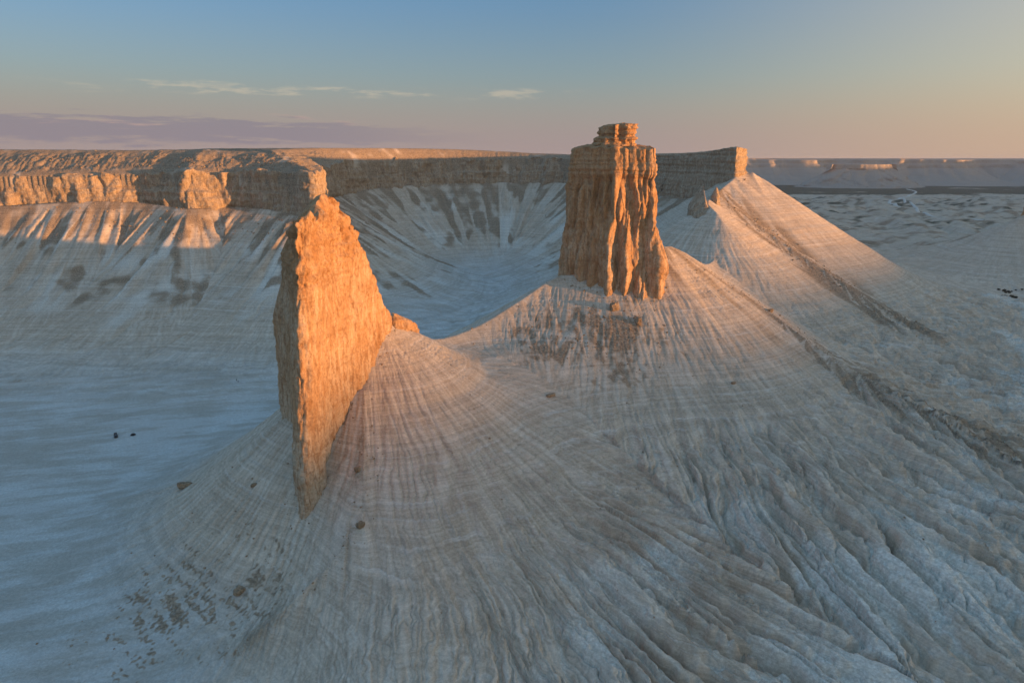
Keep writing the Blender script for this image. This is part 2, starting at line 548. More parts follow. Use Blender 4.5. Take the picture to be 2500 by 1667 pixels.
def mat_ground():
    m, N = new_mat('chalk_ground')
    pos = N.n('ShaderNodeNewGeometry').outputs['Position']
    fl = N.n('ShaderNodeAttribute', attribute_name='flow').outputs['Vector']
    mkn = N.n('ShaderNodeAttribute', attribute_name='masks')
    mk = mkn.outputs['Color']
    rill = mkn.outputs['Alpha']
    mr, mg, mb = N.sep(mk)
    x, y, z = N.sep(pos)
    fine = N.noise(pos, 0.9, 4.0, 0.65)
    mid = N.noise(pos, 0.12, 4.0, 0.6)
    big = N.noise(pos, 0.02, 3.0, 0.55)
    streak = N.noise(fl, 0.45, 4.0, 0.7)
    streak2 = N.noise(fl, 0.11, 3.0, 0.6)
    # flat-lying beds crop out as pale lines
    zw = N.math('MULTIPLY_ADD', mid, 0.5, z)
    zw = N.math('MULTIPLY_ADD', big, 3.0, zw)
    bed = N.noise(N.comb(0.0, 0.0, zw), 0.75, 2.0, 0.7)
    bedm = N.math('MULTIPLY', N.ramp(bed, 0.50, 0.66), N.ramp(N.noise(pos, 0.07, 4.0, 0.65), 0.36, 0.64))
    base = N.mix(N.ramp(mid, 0.35, 0.68), (0.525, 0.435, 0.34), (0.61, 0.53, 0.43))
    base = N.mix(N.math('MULTIPLY', N.ramp(streak, 0.42, 0.66), 0.5), base, (0.455, 0.375, 0.285))
    base = N.mix(N.math('MULTIPLY', N.ramp(streak2, 0.40, 0.68), 0.3), base, (0.51, 0.425, 0.325))
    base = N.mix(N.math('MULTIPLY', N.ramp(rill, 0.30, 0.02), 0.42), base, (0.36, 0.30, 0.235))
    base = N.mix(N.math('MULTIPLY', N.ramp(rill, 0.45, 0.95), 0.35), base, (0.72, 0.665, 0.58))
    base = N.mix(N.math('MULTIPLY', bedm, 0.55), base, (0.70, 0.68, 0.64))
    pale = N.mix(N.ramp(fine, 0.3, 0.75), (0.60, 0.57, 0.50), (0.71, 0.69, 0.63))
    c = N.mix(N.ramp(N.math('ADD', mg, N.math('MULTIPLY_ADD', streak, 0.5, -0.25)), 0.30, 0.62), base, pale)
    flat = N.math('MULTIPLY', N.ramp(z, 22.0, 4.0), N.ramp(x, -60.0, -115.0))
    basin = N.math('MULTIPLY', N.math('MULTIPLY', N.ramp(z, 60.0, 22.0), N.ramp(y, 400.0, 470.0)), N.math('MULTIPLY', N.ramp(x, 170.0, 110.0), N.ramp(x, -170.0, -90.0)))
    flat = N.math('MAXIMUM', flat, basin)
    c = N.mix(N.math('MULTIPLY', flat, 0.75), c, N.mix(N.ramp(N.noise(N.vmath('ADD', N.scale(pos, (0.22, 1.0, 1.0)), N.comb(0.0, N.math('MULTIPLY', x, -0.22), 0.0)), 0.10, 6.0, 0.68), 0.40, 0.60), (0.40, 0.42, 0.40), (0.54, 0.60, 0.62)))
    deb = N.mix(N.ramp(fine, 0.40, 0.62), (0.22, 0.165, 0.112), (0.36, 0.285, 0.205))
    dm = N.math('ADD', mr, N.math('MULTIPLY_ADD', fine, 0.9, -0.45))
    dm = N.math('ADD', dm, N.math('MULTIPLY_ADD', mid, 0.5, -0.25))
    c = N.mix(N.math('MULTIPLY', N.ramp(dm, 0.34, 0.62), 0.9), c, deb)
    gr = N.mix(N.ramp(mid, 0.4, 0.6), (0.060, 0.070, 0.042), (0.13, 0.125, 0.085))
    gm = N.math('ADD', mb, N.math('MULTIPLY_ADD', big, 0.6, -0.3))
    c = N.mix(N.ramp(gm, 0.35, 0.65), c, gr)
    c = N.mix(0.36, c, N.mix(N.ramp(fine, 0.25, 0.8), (0.62, 0.61, 0.60), (1.35, 1.35, 1.36)), 'MULTIPLY')
    bed2 = N.noise(N.comb(N.math('MULTIPLY', x, 0.004), N.math('MULTIPLY', y, 0.004), N.math('MULTIPLY_ADD', mid, 0.35, z)), 1.5, 3.0, 0.75)
    c = N.mix(N.math('MULTIPLY', N.ramp(z, 3.0, 12.0), 0.5), c, N.mix(N.ramp(bed2, 0.36, 0.64), (0.80, 0.79, 0.78), (1.20, 1.20, 1.21)), 'MULTIPLY')
    fine2 = N.noise(pos, 2.3, 3.0, 0.7)
    c = N.mix(0.26, c, N.mix(N.ramp(fine2, 0.30, 0.70), (0.62, 0.60, 0.58), (1.34, 1.35, 1.37)), 'MULTIPLY')
    hgt = N.math('ADD', N.math('MULTIPLY', fine, 1.0), N.math('MULTIPLY', streak, 0.9))
    hgt = N.math('ADD', hgt, N.math('MULTIPLY', fine2, 0.45))
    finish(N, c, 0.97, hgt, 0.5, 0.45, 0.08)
    return m


def mat_rock(name, pale, tan, dark, zoff=0.0):
    m, N = new_mat(name)
    pos = N.n('ShaderNodeNewGeometry').outputs['Position']
    x, y, z = N.sep(pos)
    fine = N.noise(pos, 1.1, 5.0, 0.68)
    mid = N.noise(pos, 0.16, 4.0, 0.6)
    vert = N.noise(N.scale(pos, (1.0, 1.0, 0.13)), 0.33, 4.0, 0.65)
    zw = N.math('MULTIPLY_ADD', mid, 1.2, z)
    bed = N.noise(N.comb(N.math('MULTIPLY', x, 0.02), N.math('MULTIPLY', y, 0.02), zw), 0.55, 4.0, 0.72)
    vert2 = N.noise(N.scale(pos, (1.0, 1.0, 0.22)), 0.9, 3.0, 0.6)
    c = N.mix(N.ramp(vert, 0.36, 0.66), tan, pale)
    if zoff:
        # chalkier beds low down, rusty ones higher up
        zz_ = N.math('MULTIPLY_ADD', mid, 26.0, z)
        c = N.mix(N.math('MULTIPLY', N.ramp(zz_, 84.0, 58.0), 0.6), c, (0.62, 0.54, 0.43))
        c = N.mix(N.math('MULTIPLY', N.ramp(zz_, 120.0, 140.0), 0.45), c, (0.40, 0.225, 0.10))
        c = N.mix(N.math('MULTIPLY', N.ramp(N.noise(pos, 0.07, 4.0, 0.65), 0.50, 0.66), 0.5), c, (0.36, 0.20, 0.095))
    c = N.mix(N.math('MULTIPLY', N.ramp(vert2, 0.48, 0.66), 0.7), c, dark)
    c = N.mix(N.math('MULTIPLY', N.math('MULTIPLY', N.ramp(bed, 0.52, 0.66), N.ramp(mid, 0.40, 0.58)), 0.55), c, dark)
    c = N.mix(N.math('MULTIPLY', N.ramp(mid, 0.54, 0.72), 0.40), c, dark)
    c = N.mix(0.5, c, N.mix(N.ramp(fine, 0.25, 0.78), (0.55, 0.53, 0.50), (1.38, 1.38, 1.40)), 'MULTIPLY')
    h = N.math('ADD', N.math('MULTIPLY', fine, 1.0), N.math('MULTIPLY', bed, 0.35))
    h = N.math('ADD', h, N.math('MULTIPLY', vert2, 0.9))
    finish(N, c, 0.95, h, 0.8, 0.7, 0.1)
    return m


def mat_plain(name, c, rough=0.6, spec=0.4, metallic=0.0, var=0.15):
    m, N = new_mat(name)
    pos = N.n('ShaderNodeTexCoord').outputs['Object']
    n = N.noise(pos, 6.0, 3.0, 0.6)
    cc = N.mix(N.ramp(n, 0.3, 0.7), tuple(v * (1 - var) for v in c), tuple(v * (1 + var) for v in c))
    b = finish(N, cc, rough, None, spec=spec)
    b.inputs['Metallic'].default_value = metallic
    return m


M_GROUND = mat_ground()
M_ROCK = mat_rock('sandy_limestone', (0.60, 0.45, 0.31), (0.49, 0.305, 0.17), (0.30, 0.165, 0.08), 1.0)
M_CLIFF = mat_rock('cliff_limestone', (0.47, 0.39, 0.295), (0.365, 0.275, 0.19), (0.215, 0.155, 0.105))
M_FAR = mat_rock('far_cliff', (0.46, 0.42, 0.37), (0.38, 0.33, 0.28), (0.26, 0.215, 0.18))


# ------------------------------------------------------------------ ground sheet: rows and columns fine where the valley is near, coarse far off
def build_ground():
    A = np.concatenate([np.linspace(-180, -46, 34)[:-1], np.linspace(-46, 46, 1020), np.linspace(46, 180, 34)[1:]])
    A = np.radians(A)
    R = [2.0]
    while R[-1] < 120:
        R.append(R[-1] * 1.12)
    while R[-1] < 1120:
        R.append(R[-1] * 1.00255)
    while R[-1] < 6500:
        R.append(R[-1] * 1.008)
    while R[-1] < 12500:
        R.append(R[-1] * 1.15)
    R = np.array(R)
    X = R[:, None] * np.sin(A)[None, :]
    Y = R[:, None] * np.cos(A)[None, :]
    L = land(X, Y, True)
    Z = L['z']
    print('ground', X.shape, time.time() - T0)
    V = np.stack([X, Y, Z], -1)
    me = mesh_from('ground', V, grid_faces(len(R), len(A)))
    add_attr(me, 'flow', 'FLOAT_VECTOR', np.stack([L['fs'], L['fc'], L['fn'] + L['D'] * 0.03], -1))
    isrim = (L['rid'] == 7)
    h, D = L['h'], L['D']
    n = p2(X / 40, Y / 40, 51); nn = p2(X / 14, Y / 14, 52)
    pf = p3(L['fs'] / 30, L['fc'] / 30, L['fn'] / 30 + D / 110, 53)
    pf2 = p3(L['fs'] / 11, L['fc'] / 11, L['fn'] / 11 + D / 60, 54)
    # brown boulder debris
    deb = np.zeros_like(Z)
    tal = isrim & ~L['inm']
    st1 = p3(L['fs'] / 17, L['fc'] / 17, L['fn'] / 17 + D / 300, 55)
    st2 = p3(L['fs'] / 6, L['fc'] / 6, L['fn'] / 6 + D / 120, 59)
    st3 = np.abs(p3(L['fs'] / 42, L['fc'] / 42, L['fn'] / 42 + D / 900, 60))
    upper = 1.05 - D / 80 + st1 * 1.7 + st2 * 0.6 + n * 0.5
    apron = ((D - 66) / 42 - st3 * 3.0 + st2 * 0.35 + nn * 0.18) * sst(D + pf * 34 + nn * 12, 150, 100) + n * 0.2
    deb = np.where(tal, np.clip(np.maximum(upper, apron * 0.55), -0.5, 0.60) + pf2 * 0.34 + nn * 0.30, deb)
    for name, wid, amt in (('tower_right', 32, 0.46), ('hill_front', 30, 0.58), ('fin_right', 9, 0.34), ('fin_left', 10, 0.24)):
        P = catmull(RIDGES[name], 3)
        dd = np.full(X.shape, 1e9)
        for i in range(len(P) - 1):
            a, b = P[i], P[i + 1]
            dx, dy = b[0] - a[0], b[1] - a[1]
            t = np.clip(((X - a[0]) * dx + (Y - a[1]) * dy) / (dx * dx + dy * dy), 0, 1)
            dd = np.minimum(dd, np.hypot(X - a[0] - t * dx, Y - a[1] - t * dy))
        deb = np.maximum(deb, np.exp(-(dd / wid) ** 2) * amt + (pf2 * 0.55 + pf * 0.3) * np.exp(-(dd / wid / 1.5) ** 2))
    q = np.exp(-(((X - 44) / 44) ** 2 + ((Y - 358) / 30) ** 2))
    deb = np.maximum(deb, q * 0.58 + (p2(X / 24, Y / 20, 68) * 0.5 + p2(X / 5, Y / 8, 69) * 0.4 + p2(X / 2.2, Y / 3, 70) * 0.25) * sst(q, 0.03, 0.3))
    deb = np.maximum(deb, L['midr'] * (0.36 + p2(X / 60, Y / 35, 66) * 0.5 + p2(X / 20, Y / 14, 67) * 0.3))
    deb = np.where(L['inm'], 0.78 + nn * 0.4 + n * 0.2, deb)
    # dark pebbly crust on the flat below the fin
    q = np.maximum(np.exp(-(((X + 112) / 34) ** 2 + ((Y - 204) / 26) ** 2)), 0.85 * np.exp(-(((X + 94) / 24) ** 2 + ((Y - 232) / 20) ** 2)))
    crust = q * 0.36 + (p2(X / 1.5, Y / 1.3, 56) * 0.5 + p2((X + Y) / 4, (X - Y) / 14, 57) * 0.45 + p2(X / 18, Y / 18, 65) * 0.25) * sst(q, 0.03, 0.35)
    deb = np.maximum(deb, crust * sst(h, 34, 22))
    pale = 0.15 + 0.35 * n
    pale = np.where(tal, 0.26 * sst(D, 20, 60) * sst(D, 170, 120) + 0.12 + 0.3 * n + 0.3 * L['c2'], pale)
    cutm = np.exp(-(L['g1'] / 0.16) ** 2)
    pale += L['toe'] * (0.50 * sst(h - 10 * cutm - 8 * nn, 36, 10) * np.clip(np.abs(L['g1']) * 2.6 + 0.25, 0, 1) + 0.2 * np.exp(-(L['g2'] / 0.1) ** 2) - 0.10)
    pale -= 0.3 * sst(h, 24, 40) * (~tal)
    pale += 0.25 * sst(h, 12, 2) + 0.3 * nn * sst(h, 16, 4)
    pale = pale - 0.28 * sst(Y, 700, 1000) * sst(X, 250, 400)
    pale = np.where(L['inm'], 0, pale)
    R2 = np.hypot(X, Y)
    gy = p2(X / 260, Y / 160, 58) * 0.5 + p2(X / 80, Y / 60, 59) * 0.25
    green = sst(Y, 2900, 3250) * 0.9 + gy * sst(Y, 1500, 2500)
    green = np.maximum(green, (sst(Y, 800, 1250) * sst(X, 280, 520) * (gy * 0.8 + p2(X / 30, Y / 18, 63) * 0.35 + p2(X / 90, Y / 30, 64) * 0.3 + 0.10 + 0.16 * sst(Y, 1200, 2400))))
    green = np.where(L['ins'], 0, green)
    add_attr(me, 'masks', 'FLOAT_COLOR', np.stack([deb, pale, green, np.clip(L['r1'] * 2.2, 0, 1) * L['onslope'] + 0.4 * (1 - L['onslope'])], -1))
    o = obj('ground', me, M_GROUND, kind='structure')
    return o


build_ground()
print('ground done', time.time() - T0)


# ------------------------------------------------------------------ rock bodies
def rock_mesh(name, loop, zb, batter, spine, nu, nv, nk, disp, jag=None, sub=8, warp=None):
    """closed rock body: walls rise from the loop (x, y, top) and the top closes on the spine line"""
    P = catmull(loop, sub, True)
    P, s = resample(P, nu, True)
    tx = np.roll(P, -1, 0)[:, :2] - np.roll(P, 1, 0)[:, :2]
    tx /= np.linalg.norm(tx, axis=1)[:, None]
    area = np.sum(P[:, 0] * np.roll(P[:, 1], -1) - np.roll(P[:, 0], -1) * P[:, 1])
    sg = 1.0 if area > 0 else -1.0
    N = np.stack([tx[:, 1], -tx[:, 0]], 1) * sg      # outward
    # soften normals so that offsets stay orderly
    for _ in range(3):
        N = (np.roll(N, 1, 0) + 2 * N + np.roll(N, -1, 0)) / 4
    N /= np.linalg.norm(N, axis=1)[:, None]
    zt = P[:, 2].copy()
    if jag is not None:
        zt = zt + jag(P[:, 0], P[:, 1])
    sp = np.array(spine, float)
    spd = np.vstack([sp[i] + (sp[i + 1] - sp[i]) * t for i in range(len(sp) - 1) for t in np.linspace(0, 1, 12)])
    v = np.linspace(0, 1, nv)
    Z = zb + (zt[None, :] - zb) * v[:, None]
    ins = batter(Z, P[None, :, 0], P[None, :, 1])
    X = P[None, :, 0] - N[None, :, 0] * ins
    Y = P[None, :, 1] - N[None, :, 1] * ins
    dsp = disp(X, Y, Z, zt[None, :])
    if warp is not None:
        X = X + warp(X, Y, Z)
    X = X + N[None, :, 0] * dsp; Y = Y + N[None, :, 1] * dsp
    tops = []
    x0, y0, z0 = X[-1], Y[-1], Z[-1]
    dd = (spd[None, :, 0] - x0[:, None]) ** 2 + (spd[None, :, 1] - y0[:, None]) ** 2
    near = spd[np.argmin(dd, 1)]
    for k in np.linspace(0, 1, nk + 1)[1:]:
        xx = x0 + (near[:, 0] - x0) * k; yy = y0 + (near[:, 1] - y0) * k
        zz = z0 + (near[:, 2] - z0) * (1 - (1 - k) ** 1.6)
        zz = zz + (p2(xx / 5, yy / 5, 61) * 0.7 + p2(xx / 1.8, yy / 1.8, 62) * 0.35) * (1 if k < 1 else 1)
        tops.append((xx, yy, zz))
    X = np.vstack([X] + [t[0][None] for t in tops]); Y = np.vstack([Y] + [t[1][None] for t in tops]); Z = np.vstack([Z] + [t[2][None] for t in tops])
    F = grid_faces(X.shape[0], nu, True)
    if sg < 0:
        F = F[:, ::-1]
    return mesh_from(name, np.stack([X, Y, Z], -1), F)


def strata(Z, X, Y, lam, seed):
    zz = Z + p2(X / 25, Y / 25, seed) * 0.8
    a = p2(zz / lam, X * 0.01 + Y * 0.01, seed + 1)
    return np.clip(a * 2.2, -0.6, 0.6)


def flutes(X, Y, Z, lam, stretch, seed):
    wx = p3(X / (lam * 2.5), Y / (lam * 2.5), Z / (lam * 3), seed + 5) * lam * 0.35
    return p3((X + wx) / lam, (Y + wx) / lam, Z / (lam * stretch), seed)


# --- the fin in front
def fin_disp(X, Y, Z, zt):
    f = flutes(X, Y, Z, 11, 6, 70) * 1.4 + flutes(X, Y, Z, 4.2, 6, 71) * 0.8 + flutes(X, Y, Z, 1.6, 5, 72) * 0.5
    f += p3(X / 2.2, Y / 2.2, Z / 1.6, 75) * 0.42 - np.clip(0.08 - np.abs(flutes(X, Y, Z, 6.5, 7.0, 79)), 0, 1) * 9.0 - np.clip(p3(X / 2.4, Y / 2.4, Z / 6.5, 88) - 0.36, 0, 1) * 2.6
    up = sst(Z, 116, 130)
    f += strata(Z, X, Y, 2.2, 73) * (0.08 + 0.55 * sst(Z, 112, 124))
    f -= up * np.clip(0.25 - np.abs(flutes(X, Y, Z, 6.5, 1.4, 74)), 0, 1) * 6.0
    f += up * p3(X / 4.0, Y / 4.0, Z / 4.0, 76) * 1.8 + np.round(p3(X / 5.5, Y / 5.5, Z / 14.0, 93) * 2.4) * 0.28 + up * np.round(p3(X / 2.6, Y / 2.6, Z / 2.4, 95) * 2) * 0.4
    f -= np.exp(-((Z - 119 - (Y - 250) * 0.03) / 0.5) ** 2) * 0.5
    return f


fin_loop = [(-76.5, 226, 139), (-72.2, 228.5, 141), (-71.0, 235, 141), (-71.6, 243, 138.5), (-69.5, 254, 142), (-67.8, 261, 145.5), (-65, 268, 143), (-62, 276, 133), (-59.8, 284, 120), (-58, 291, 108.5),
            (-57, 298, 97.5), (-55.5, 304, 91.5), (-57, 310, 87), (-66, 312, 86), (-78, 305, 88), (-90, 291, 91), (-98.5, 281, 95), (-99, 275, 96), (-93.5, 269, 106), (-89.5, 262.5, 121),
            (-86, 252, 129), (-82.5, 239, 135), (-80, 230, 138)]
fin_spine = [(-70.3, 231, 141), (-70.6, 243, 139), (-71.5, 254, 144.5), (-70.5, 261, 147.5), (-68.5, 266, 145.5), (-65, 274, 135), (-62, 283, 121), (-60, 292, 106), (-58.5, 299, 95), (-58, 305, 90)]
fin = obj('rock_pinnacle', rock_mesh('rock_pinnacle', fin_loop, 8, lambda Z, X, Y: 0.9 * sst(Z, 60, 140) - 0.8 * sst(Z, 40, 15), fin_spine, 470, 300, 9, fin_disp,
          warp=lambda X, Y, Z: 4.8 * sst(Z, 40, 140) * sst(Y, 264, 236),
          jag=lambda x, y: (p2(x / 3.4, y / 3.4, 77) * 3.4 + p2(x / 1.4, y / 1.4, 78) * 1.3) * sst(y, 305, 270)), M_ROCK,
          label='tall blade-shaped orange rock fin at front left, one face sunlit and one dark', category='rock pinnacle')


# --- the tower on the ridge
def tower_disp(X, Y, Z, zt):
    g = flutes(X, Y, Z, 9.5, 5.5, 80)
    f = (np.abs(g) * 2.0 - 0.62) * 4.4
    f += (np.abs(flutes(X, Y, Z, 4.8, 9.0, 81)) * 2 - 0.6) * 2.6 + flutes(X, Y, Z, 1.9, 7.0, 82) * 0.8 - np.clip(0.10 - np.abs(flutes(X, Y, Z, 5.0, 8.0, 84)), 0, 1) * 9
    f *= 0.35 + 0.65 * sst(Z, 154, 146)
    f += p3(X / 2.0, Y / 2.0, Z / 1.7, 85) * 0.45
    cap = sst(Z, 147, 152)
    f += strata(Z, X, Y, 1.9, 83) * (0.10 + 0.75 * cap) + cap * 0.7
    f += strata(Z, X, Y, 4.5, 86) * 0.3
    f -= sst(Z, 88, 84) * -0.6
    return f


tw_loop = [(30, 404, 165), (35, 398, 165.5), (43, 392, 166), (55, 386, 165.5), (68, 384, 165), (79, 383.5, 165), (84.5, 388, 165), (85.5, 402, 165.5), (84.5, 420, 165.5), (76, 432, 166), (56, 437, 166), (38, 428, 165.5), (30, 415, 165)]
BZ = [60, 95, 107, 122, 133, 141, 148, 166, 190]
BI = [-0.5, 0, 0.6, 1.6, 2.6, 4.0, 5.4, 6.0, 6.0]
tower = empty('rock_tower', (58, 408, 80), label='broad fluted rock tower with a layered cap rock, standing on the ridge crest', category='rock tower')
tw_me = rock_mesh('tower_body', tw_loop, 62, lambda Z, X, Y: np.interp(Z, BZ, BI), [(44, 410, 167.5), (58, 409, 168.5), (76, 408, 167)], 520, 240, 16, tower_disp,
                  jag=lambda x, y: p2(x / 6, y / 6, 87) * 0.8)
ob = obj('tower_body', tw_me, M_ROCK)


def adopt(child, parent):
    child.parent = parent
    child.matrix_parent_inverse = parent.matrix_world.inverted() if False else child.matrix_parent_inverse
    from mathutils import Matrix
    child.matrix_parent_inverse = (Matrix.Translation(parent.location) @ parent.rotation_euler.to_matrix().to_4x4()).inverted()


adopt(ob, tower)


def cap_disp(X, Y, Z, zt):
    X = X + 3
    f = strata(Z, X, Y, 1.7, 90) * 0.9 + strata(Z, X, Y, 3.6, 92) * 0.9
    f += p3(X / 3, Y / 3, Z / 2, 91) * 1.0 + p3(X / 1.2, Y / 1.2, Z / 0.8, 94) * 0.45
    f -= np.exp(-((X - 63.5) / 2.2) ** 2) * 2.2 * sst(Y, 412, 404) * sst(Z, 168, 171)
    return f


cap_loop = [(46.5, 408, 177.0), (49, 401.5, 177.2), (55, 398, 178.0), (64, 397.5, 178.5), (69.5, 399.5, 178.6), (70.5, 407, 178.4), (68, 415, 178), (57, 417, 177.6), (49, 414.5, 177.2)]
ob = obj('cap_rock', rock_mesh('cap_rock', cap_loop, 164.5, lambda Z, X, Y: np.interp(Z, [164, 167, 170.5, 172, 174, 178.5], [-1.5, -0.6, 0.4, 2.2, 2.6, 3.2]) * np.where(X < 57, 1.4, 0.2) + np.interp(Z, [164, 170, 174, 177, 179], [0, 0, 1.2, 0.2, 0]) * (X > 57), [(56, 407, 178.4), (63, 407, 178.9)], 220, 70, 8, cap_disp), M_ROCK)
adopt(ob, tower)
print('tower', time.time() - T0)


# --- the mesa closing the ridge
def mesa_disp(X, Y, Z, zt):
    f = flutes(X, Y, Z, 16, 4, 100) * 2.2 + flutes(X, Y, Z, 6, 4, 101) * 1.1 + flutes(X, Y, Z, 2.6, 3, 102) * 0.5
    f *= 1 - 0.55 * sst(Z, 142, 147)
    f += strata(Z, X, Y, 2.8, 103) * (0.12 + 0.45 * sst(Z, 142, 147)) + strata(Z, X, Y, 7, 105) * 0.9 + p3(X / 4, Y / 4, Z / 3, 106) * 0.9 + p3(X / 1.6, Y / 1.6, Z / 1.3, 107) * 0.35
    f -= np.clip(0.10 - np.abs(flutes(X, Y, Z, 14, 4, 108)), 0, 1) * 16
    return f


mesa_loop = [(128, 925, 163.5), (152, 870, 164), (172, 800, 164.5), (189, 740, 165.5), (199, 702, 168), (207, 676, 170), (212, 669, 170.5), (220, 672, 170), (232, 686, 168.5), (236, 696, 168), (244, 740, 167), (266, 830, 166), (300, 930, 166), (210, 990, 166)]
mesa = obj('mesa', rock_mesh('mesa', mesa_loop, 92, lambda Z, X, Y: np.interp(Z, [90, 120, 141, 144, 170], [-6, 0, 3.0, 4.2, 4.6]), [(214, 686, 170.5), (220, 720, 168.5), (215, 800, 166), (210, 900, 166)], 820, 140, 8, mesa_disp), M_CLIFF,
           label='flat-topped mesa ending in a sunlit prow behind the rock tower', category='mesa')


# --- cliffs of the plateau
def build_cliff():
    i0, i1 = 1 * 4, 19 * 4
    P = RIMC[i0:i1 + 1]
    P, s = resample(P, 1750)
    tx = np.gradient(P[:, 0]); ty = np.gradient(P[:, 1])
    L = np.hypot(tx, ty); tx /= L; ty /= L
    N = np.stack([ty, -tx], 1)                       # outward (towards the basin)
    for _ in range(25):
        N[1:-1] = (N[:-2] + 2 * N[1:-1] + N[2:]) / 4
    N /= np.linalg.norm(N, axis=1)[:, None]
    z0, z1 = P[:, 2], P[:, 3]
    v = np.concatenate([np.linspace(-0.55, 0, 12)[:-1], np.linspace(0, 1, 88)])
    bw = np.interp(s, [0, s[-1]], [7.0, 7.0])
    Z = z0[None, :] + (z1 - z0)[None, :] * v[:, None]
    jagt = p2(s / 48, s * 0, 109) * 6.0 + p2(s / 17, s * 0, 110) * 4.0 + p2(s / 5, s * 0, 111) * 1.6
    Z = Z + jagt[None, :] * np.clip(v, 0, 1)[:, None] ** 2
    k = np.clip(v, 0, 1)[:, None]
    inn = bw[None, :] * (0.75 * k + 0.25 * sst(k, 0.42, 0.5)) - 10 * np.clip(-v, 0, 1)[:, None]
    X = P[None, :, 0] - N[None, :, 0] * inn; Y = P[None, :, 1] - N[None, :, 1] * inn
    g = flutes(X, Y, Z, 34, 4, 112)
    d = g * 9.0 + (np.abs(flutes(X, Y, Z, 15, 3, 113)) * 2 - 0.6) * 4.6 + flutes(X, Y, Z, 6, 3, 114) * 1.2 + flutes(X, Y, Z, 2.6, 2, 115) * 0.55
    sc = flutes(X, Y, Z, 22, 1.0, 116)
    d += np.clip(sc, -0.4, 0.4) * 4.0
    d += strata(Z, X, Y, 3.4, 117) * 0.3 + strata(Z, X, Y, 9, 119) * 1.1
    d += p3(X / 5, Y / 5, Z / 4, 120) * 1.0 + p3(X / 1.8, Y / 1.8, Z / 1.5, 121) * 0.4
    X = X + N[None, :, 0] * d; Y = Y + N[None, :, 1] * d
    rows = [(X[-1], Y[-1], Z[-1])]
    RX, RY, RZ = [X], [Y], [Z]
    for q in (1.5, 3.5, 6.5, 10, 14, 19, 25):
        xx = X[-1] - N[:, 0] * q; yy = Y[-1] - N[:, 1] * q
        zz = Z[-1] + (p2(xx / 6, yy / 6, 118) * 1.0) * min(1, q / 4)
        if q > 6:
            gz = land(xx, yy) - 0.8
            zz = gz if q > 12 else zz * 0.5 + gz * 0.5
        RX.append(xx[None]); RY.append(yy[None]); RZ.append(np.asarray(zz)[None])
    X = np.vstack(RX); Y = np.vstack(RY); Z = np.vstack(RZ)
    me = mesh_from('plateau_cliff', np.stack([X, Y, Z], -1), grid_faces(X.shape[0], X.shape[1]))
    return obj('plateau_cliff', me, M_CLIFF, kind='structure')


build_cliff()
print('cliff', time.time() - T0)


# --- the far plateau that rings the valley, also to the right where the sun stands low behind it
def build_far():
    path = [(200, 6200), (700, 5300), (1200, 4900), (1500, 4650), (1850, 4600), (2150, 4750), (2450, 4500), (2800, 4420), (3100, 4560), (3400, 4200), (3900, 3900), (4400, 3200), (4700, 2200), (4720, 900), (4700, -600), (4720, -2000), (4650, -3600), (4300, -5200)]
    P = catmull(path, 8)
    P, s = resample(P, 1500)
    tx = np.gradient(P[:, 0]); ty = np.gradient(P[:, 1])
    L = np.hypot(tx, ty); N = np.stack([ty / L, -tx / L], 1)
    N = -N if (N[700] @ np.array([-P[700, 0], -P[700, 1]])) < 0 else N
    for _ in range(60):
        N[1:-1] = (N[:-2] + 2 * N[1:-1] + N[2:]) / 4
    N /= np.linalg.norm(N, axis=1)[:, None]
    prof = [(-420, -4), (-300, 8), (-200, 26), (-110, 58), (-45, 96), (-30, 100), (-20, 122), (-6, 128), (0, 150), (40, 155), (400, 158), (1500, 158), (9000, 158)]
    o = []; zz = []
    for (a, b), (c, d) in zip(prof[:-1], prof[1:]):
        n = max(2, int(abs(d - b) / 4) + 2)
        for t in np.linspace(0, 1, n)[:-1]:
            o.append(a + (c - a) * t); zz.append(b + (d - b) * t)
    o.append(prof[-1][0]); zz.append(prof[-1][1])
    o = np.array(o)[:, None]; zz = np.array(zz)[:, None]
    X0 = P[None, :, 0]; Y0 = P[None, :, 1]
    big = p2(s / 420, s * 0, 130)[None] * 110 + p2(s / 150, s * 0, 131)[None] * 40
    cut = (np.abs(p2(s / 95, s * 0, 132)[None]) * 2 - 0.6)
    w = sst(o, -460, -60) * sst(o, 500, 30)
    amp = (big + cut * 30 * (0.5 + 0.5 * np.cos(np.clip(o / 200, -1.5, 1.5))) + p2(s[None] / 30, zz / 30, 133) * 9) * w
    off = o - amp
    wide = sst(o, 500, 1500)
    X = X0 - N[None, :, 0] * off; Y = Y0 - N[None, :, 1] * off
    Z = zz + p2(s[None] / 500, o / 300, 134) * 4 * sst(zz, 100, 150) + p2(s[None] / 40, o / 80, 135) * 5 * sst(zz, 4, 40) * sst(zz, 110, 90)
    me = mesh_from('far_plateau', np.stack([X, Y, Z], -1), grid_faces(X.shape[0], X.shape[1]))
    return obj('far_plateau', me, M_FAR, kind='structure')


build_far()
print('far', time.time() - T0)



# ------------------------------------------------------------------ smaller rocks
def small_disp(X, Y, Z, zt):
    f = flutes(X, Y, Z, 5, 4, 140) * 1.3 + flutes(X, Y, Z, 2.2, 3, 141) * 0.6 + p3(X / 1.5, Y / 1.5, Z / 1.2, 142) * 0.3
    return f + strata(Z, X, Y, 1.8, 143) * 0.4


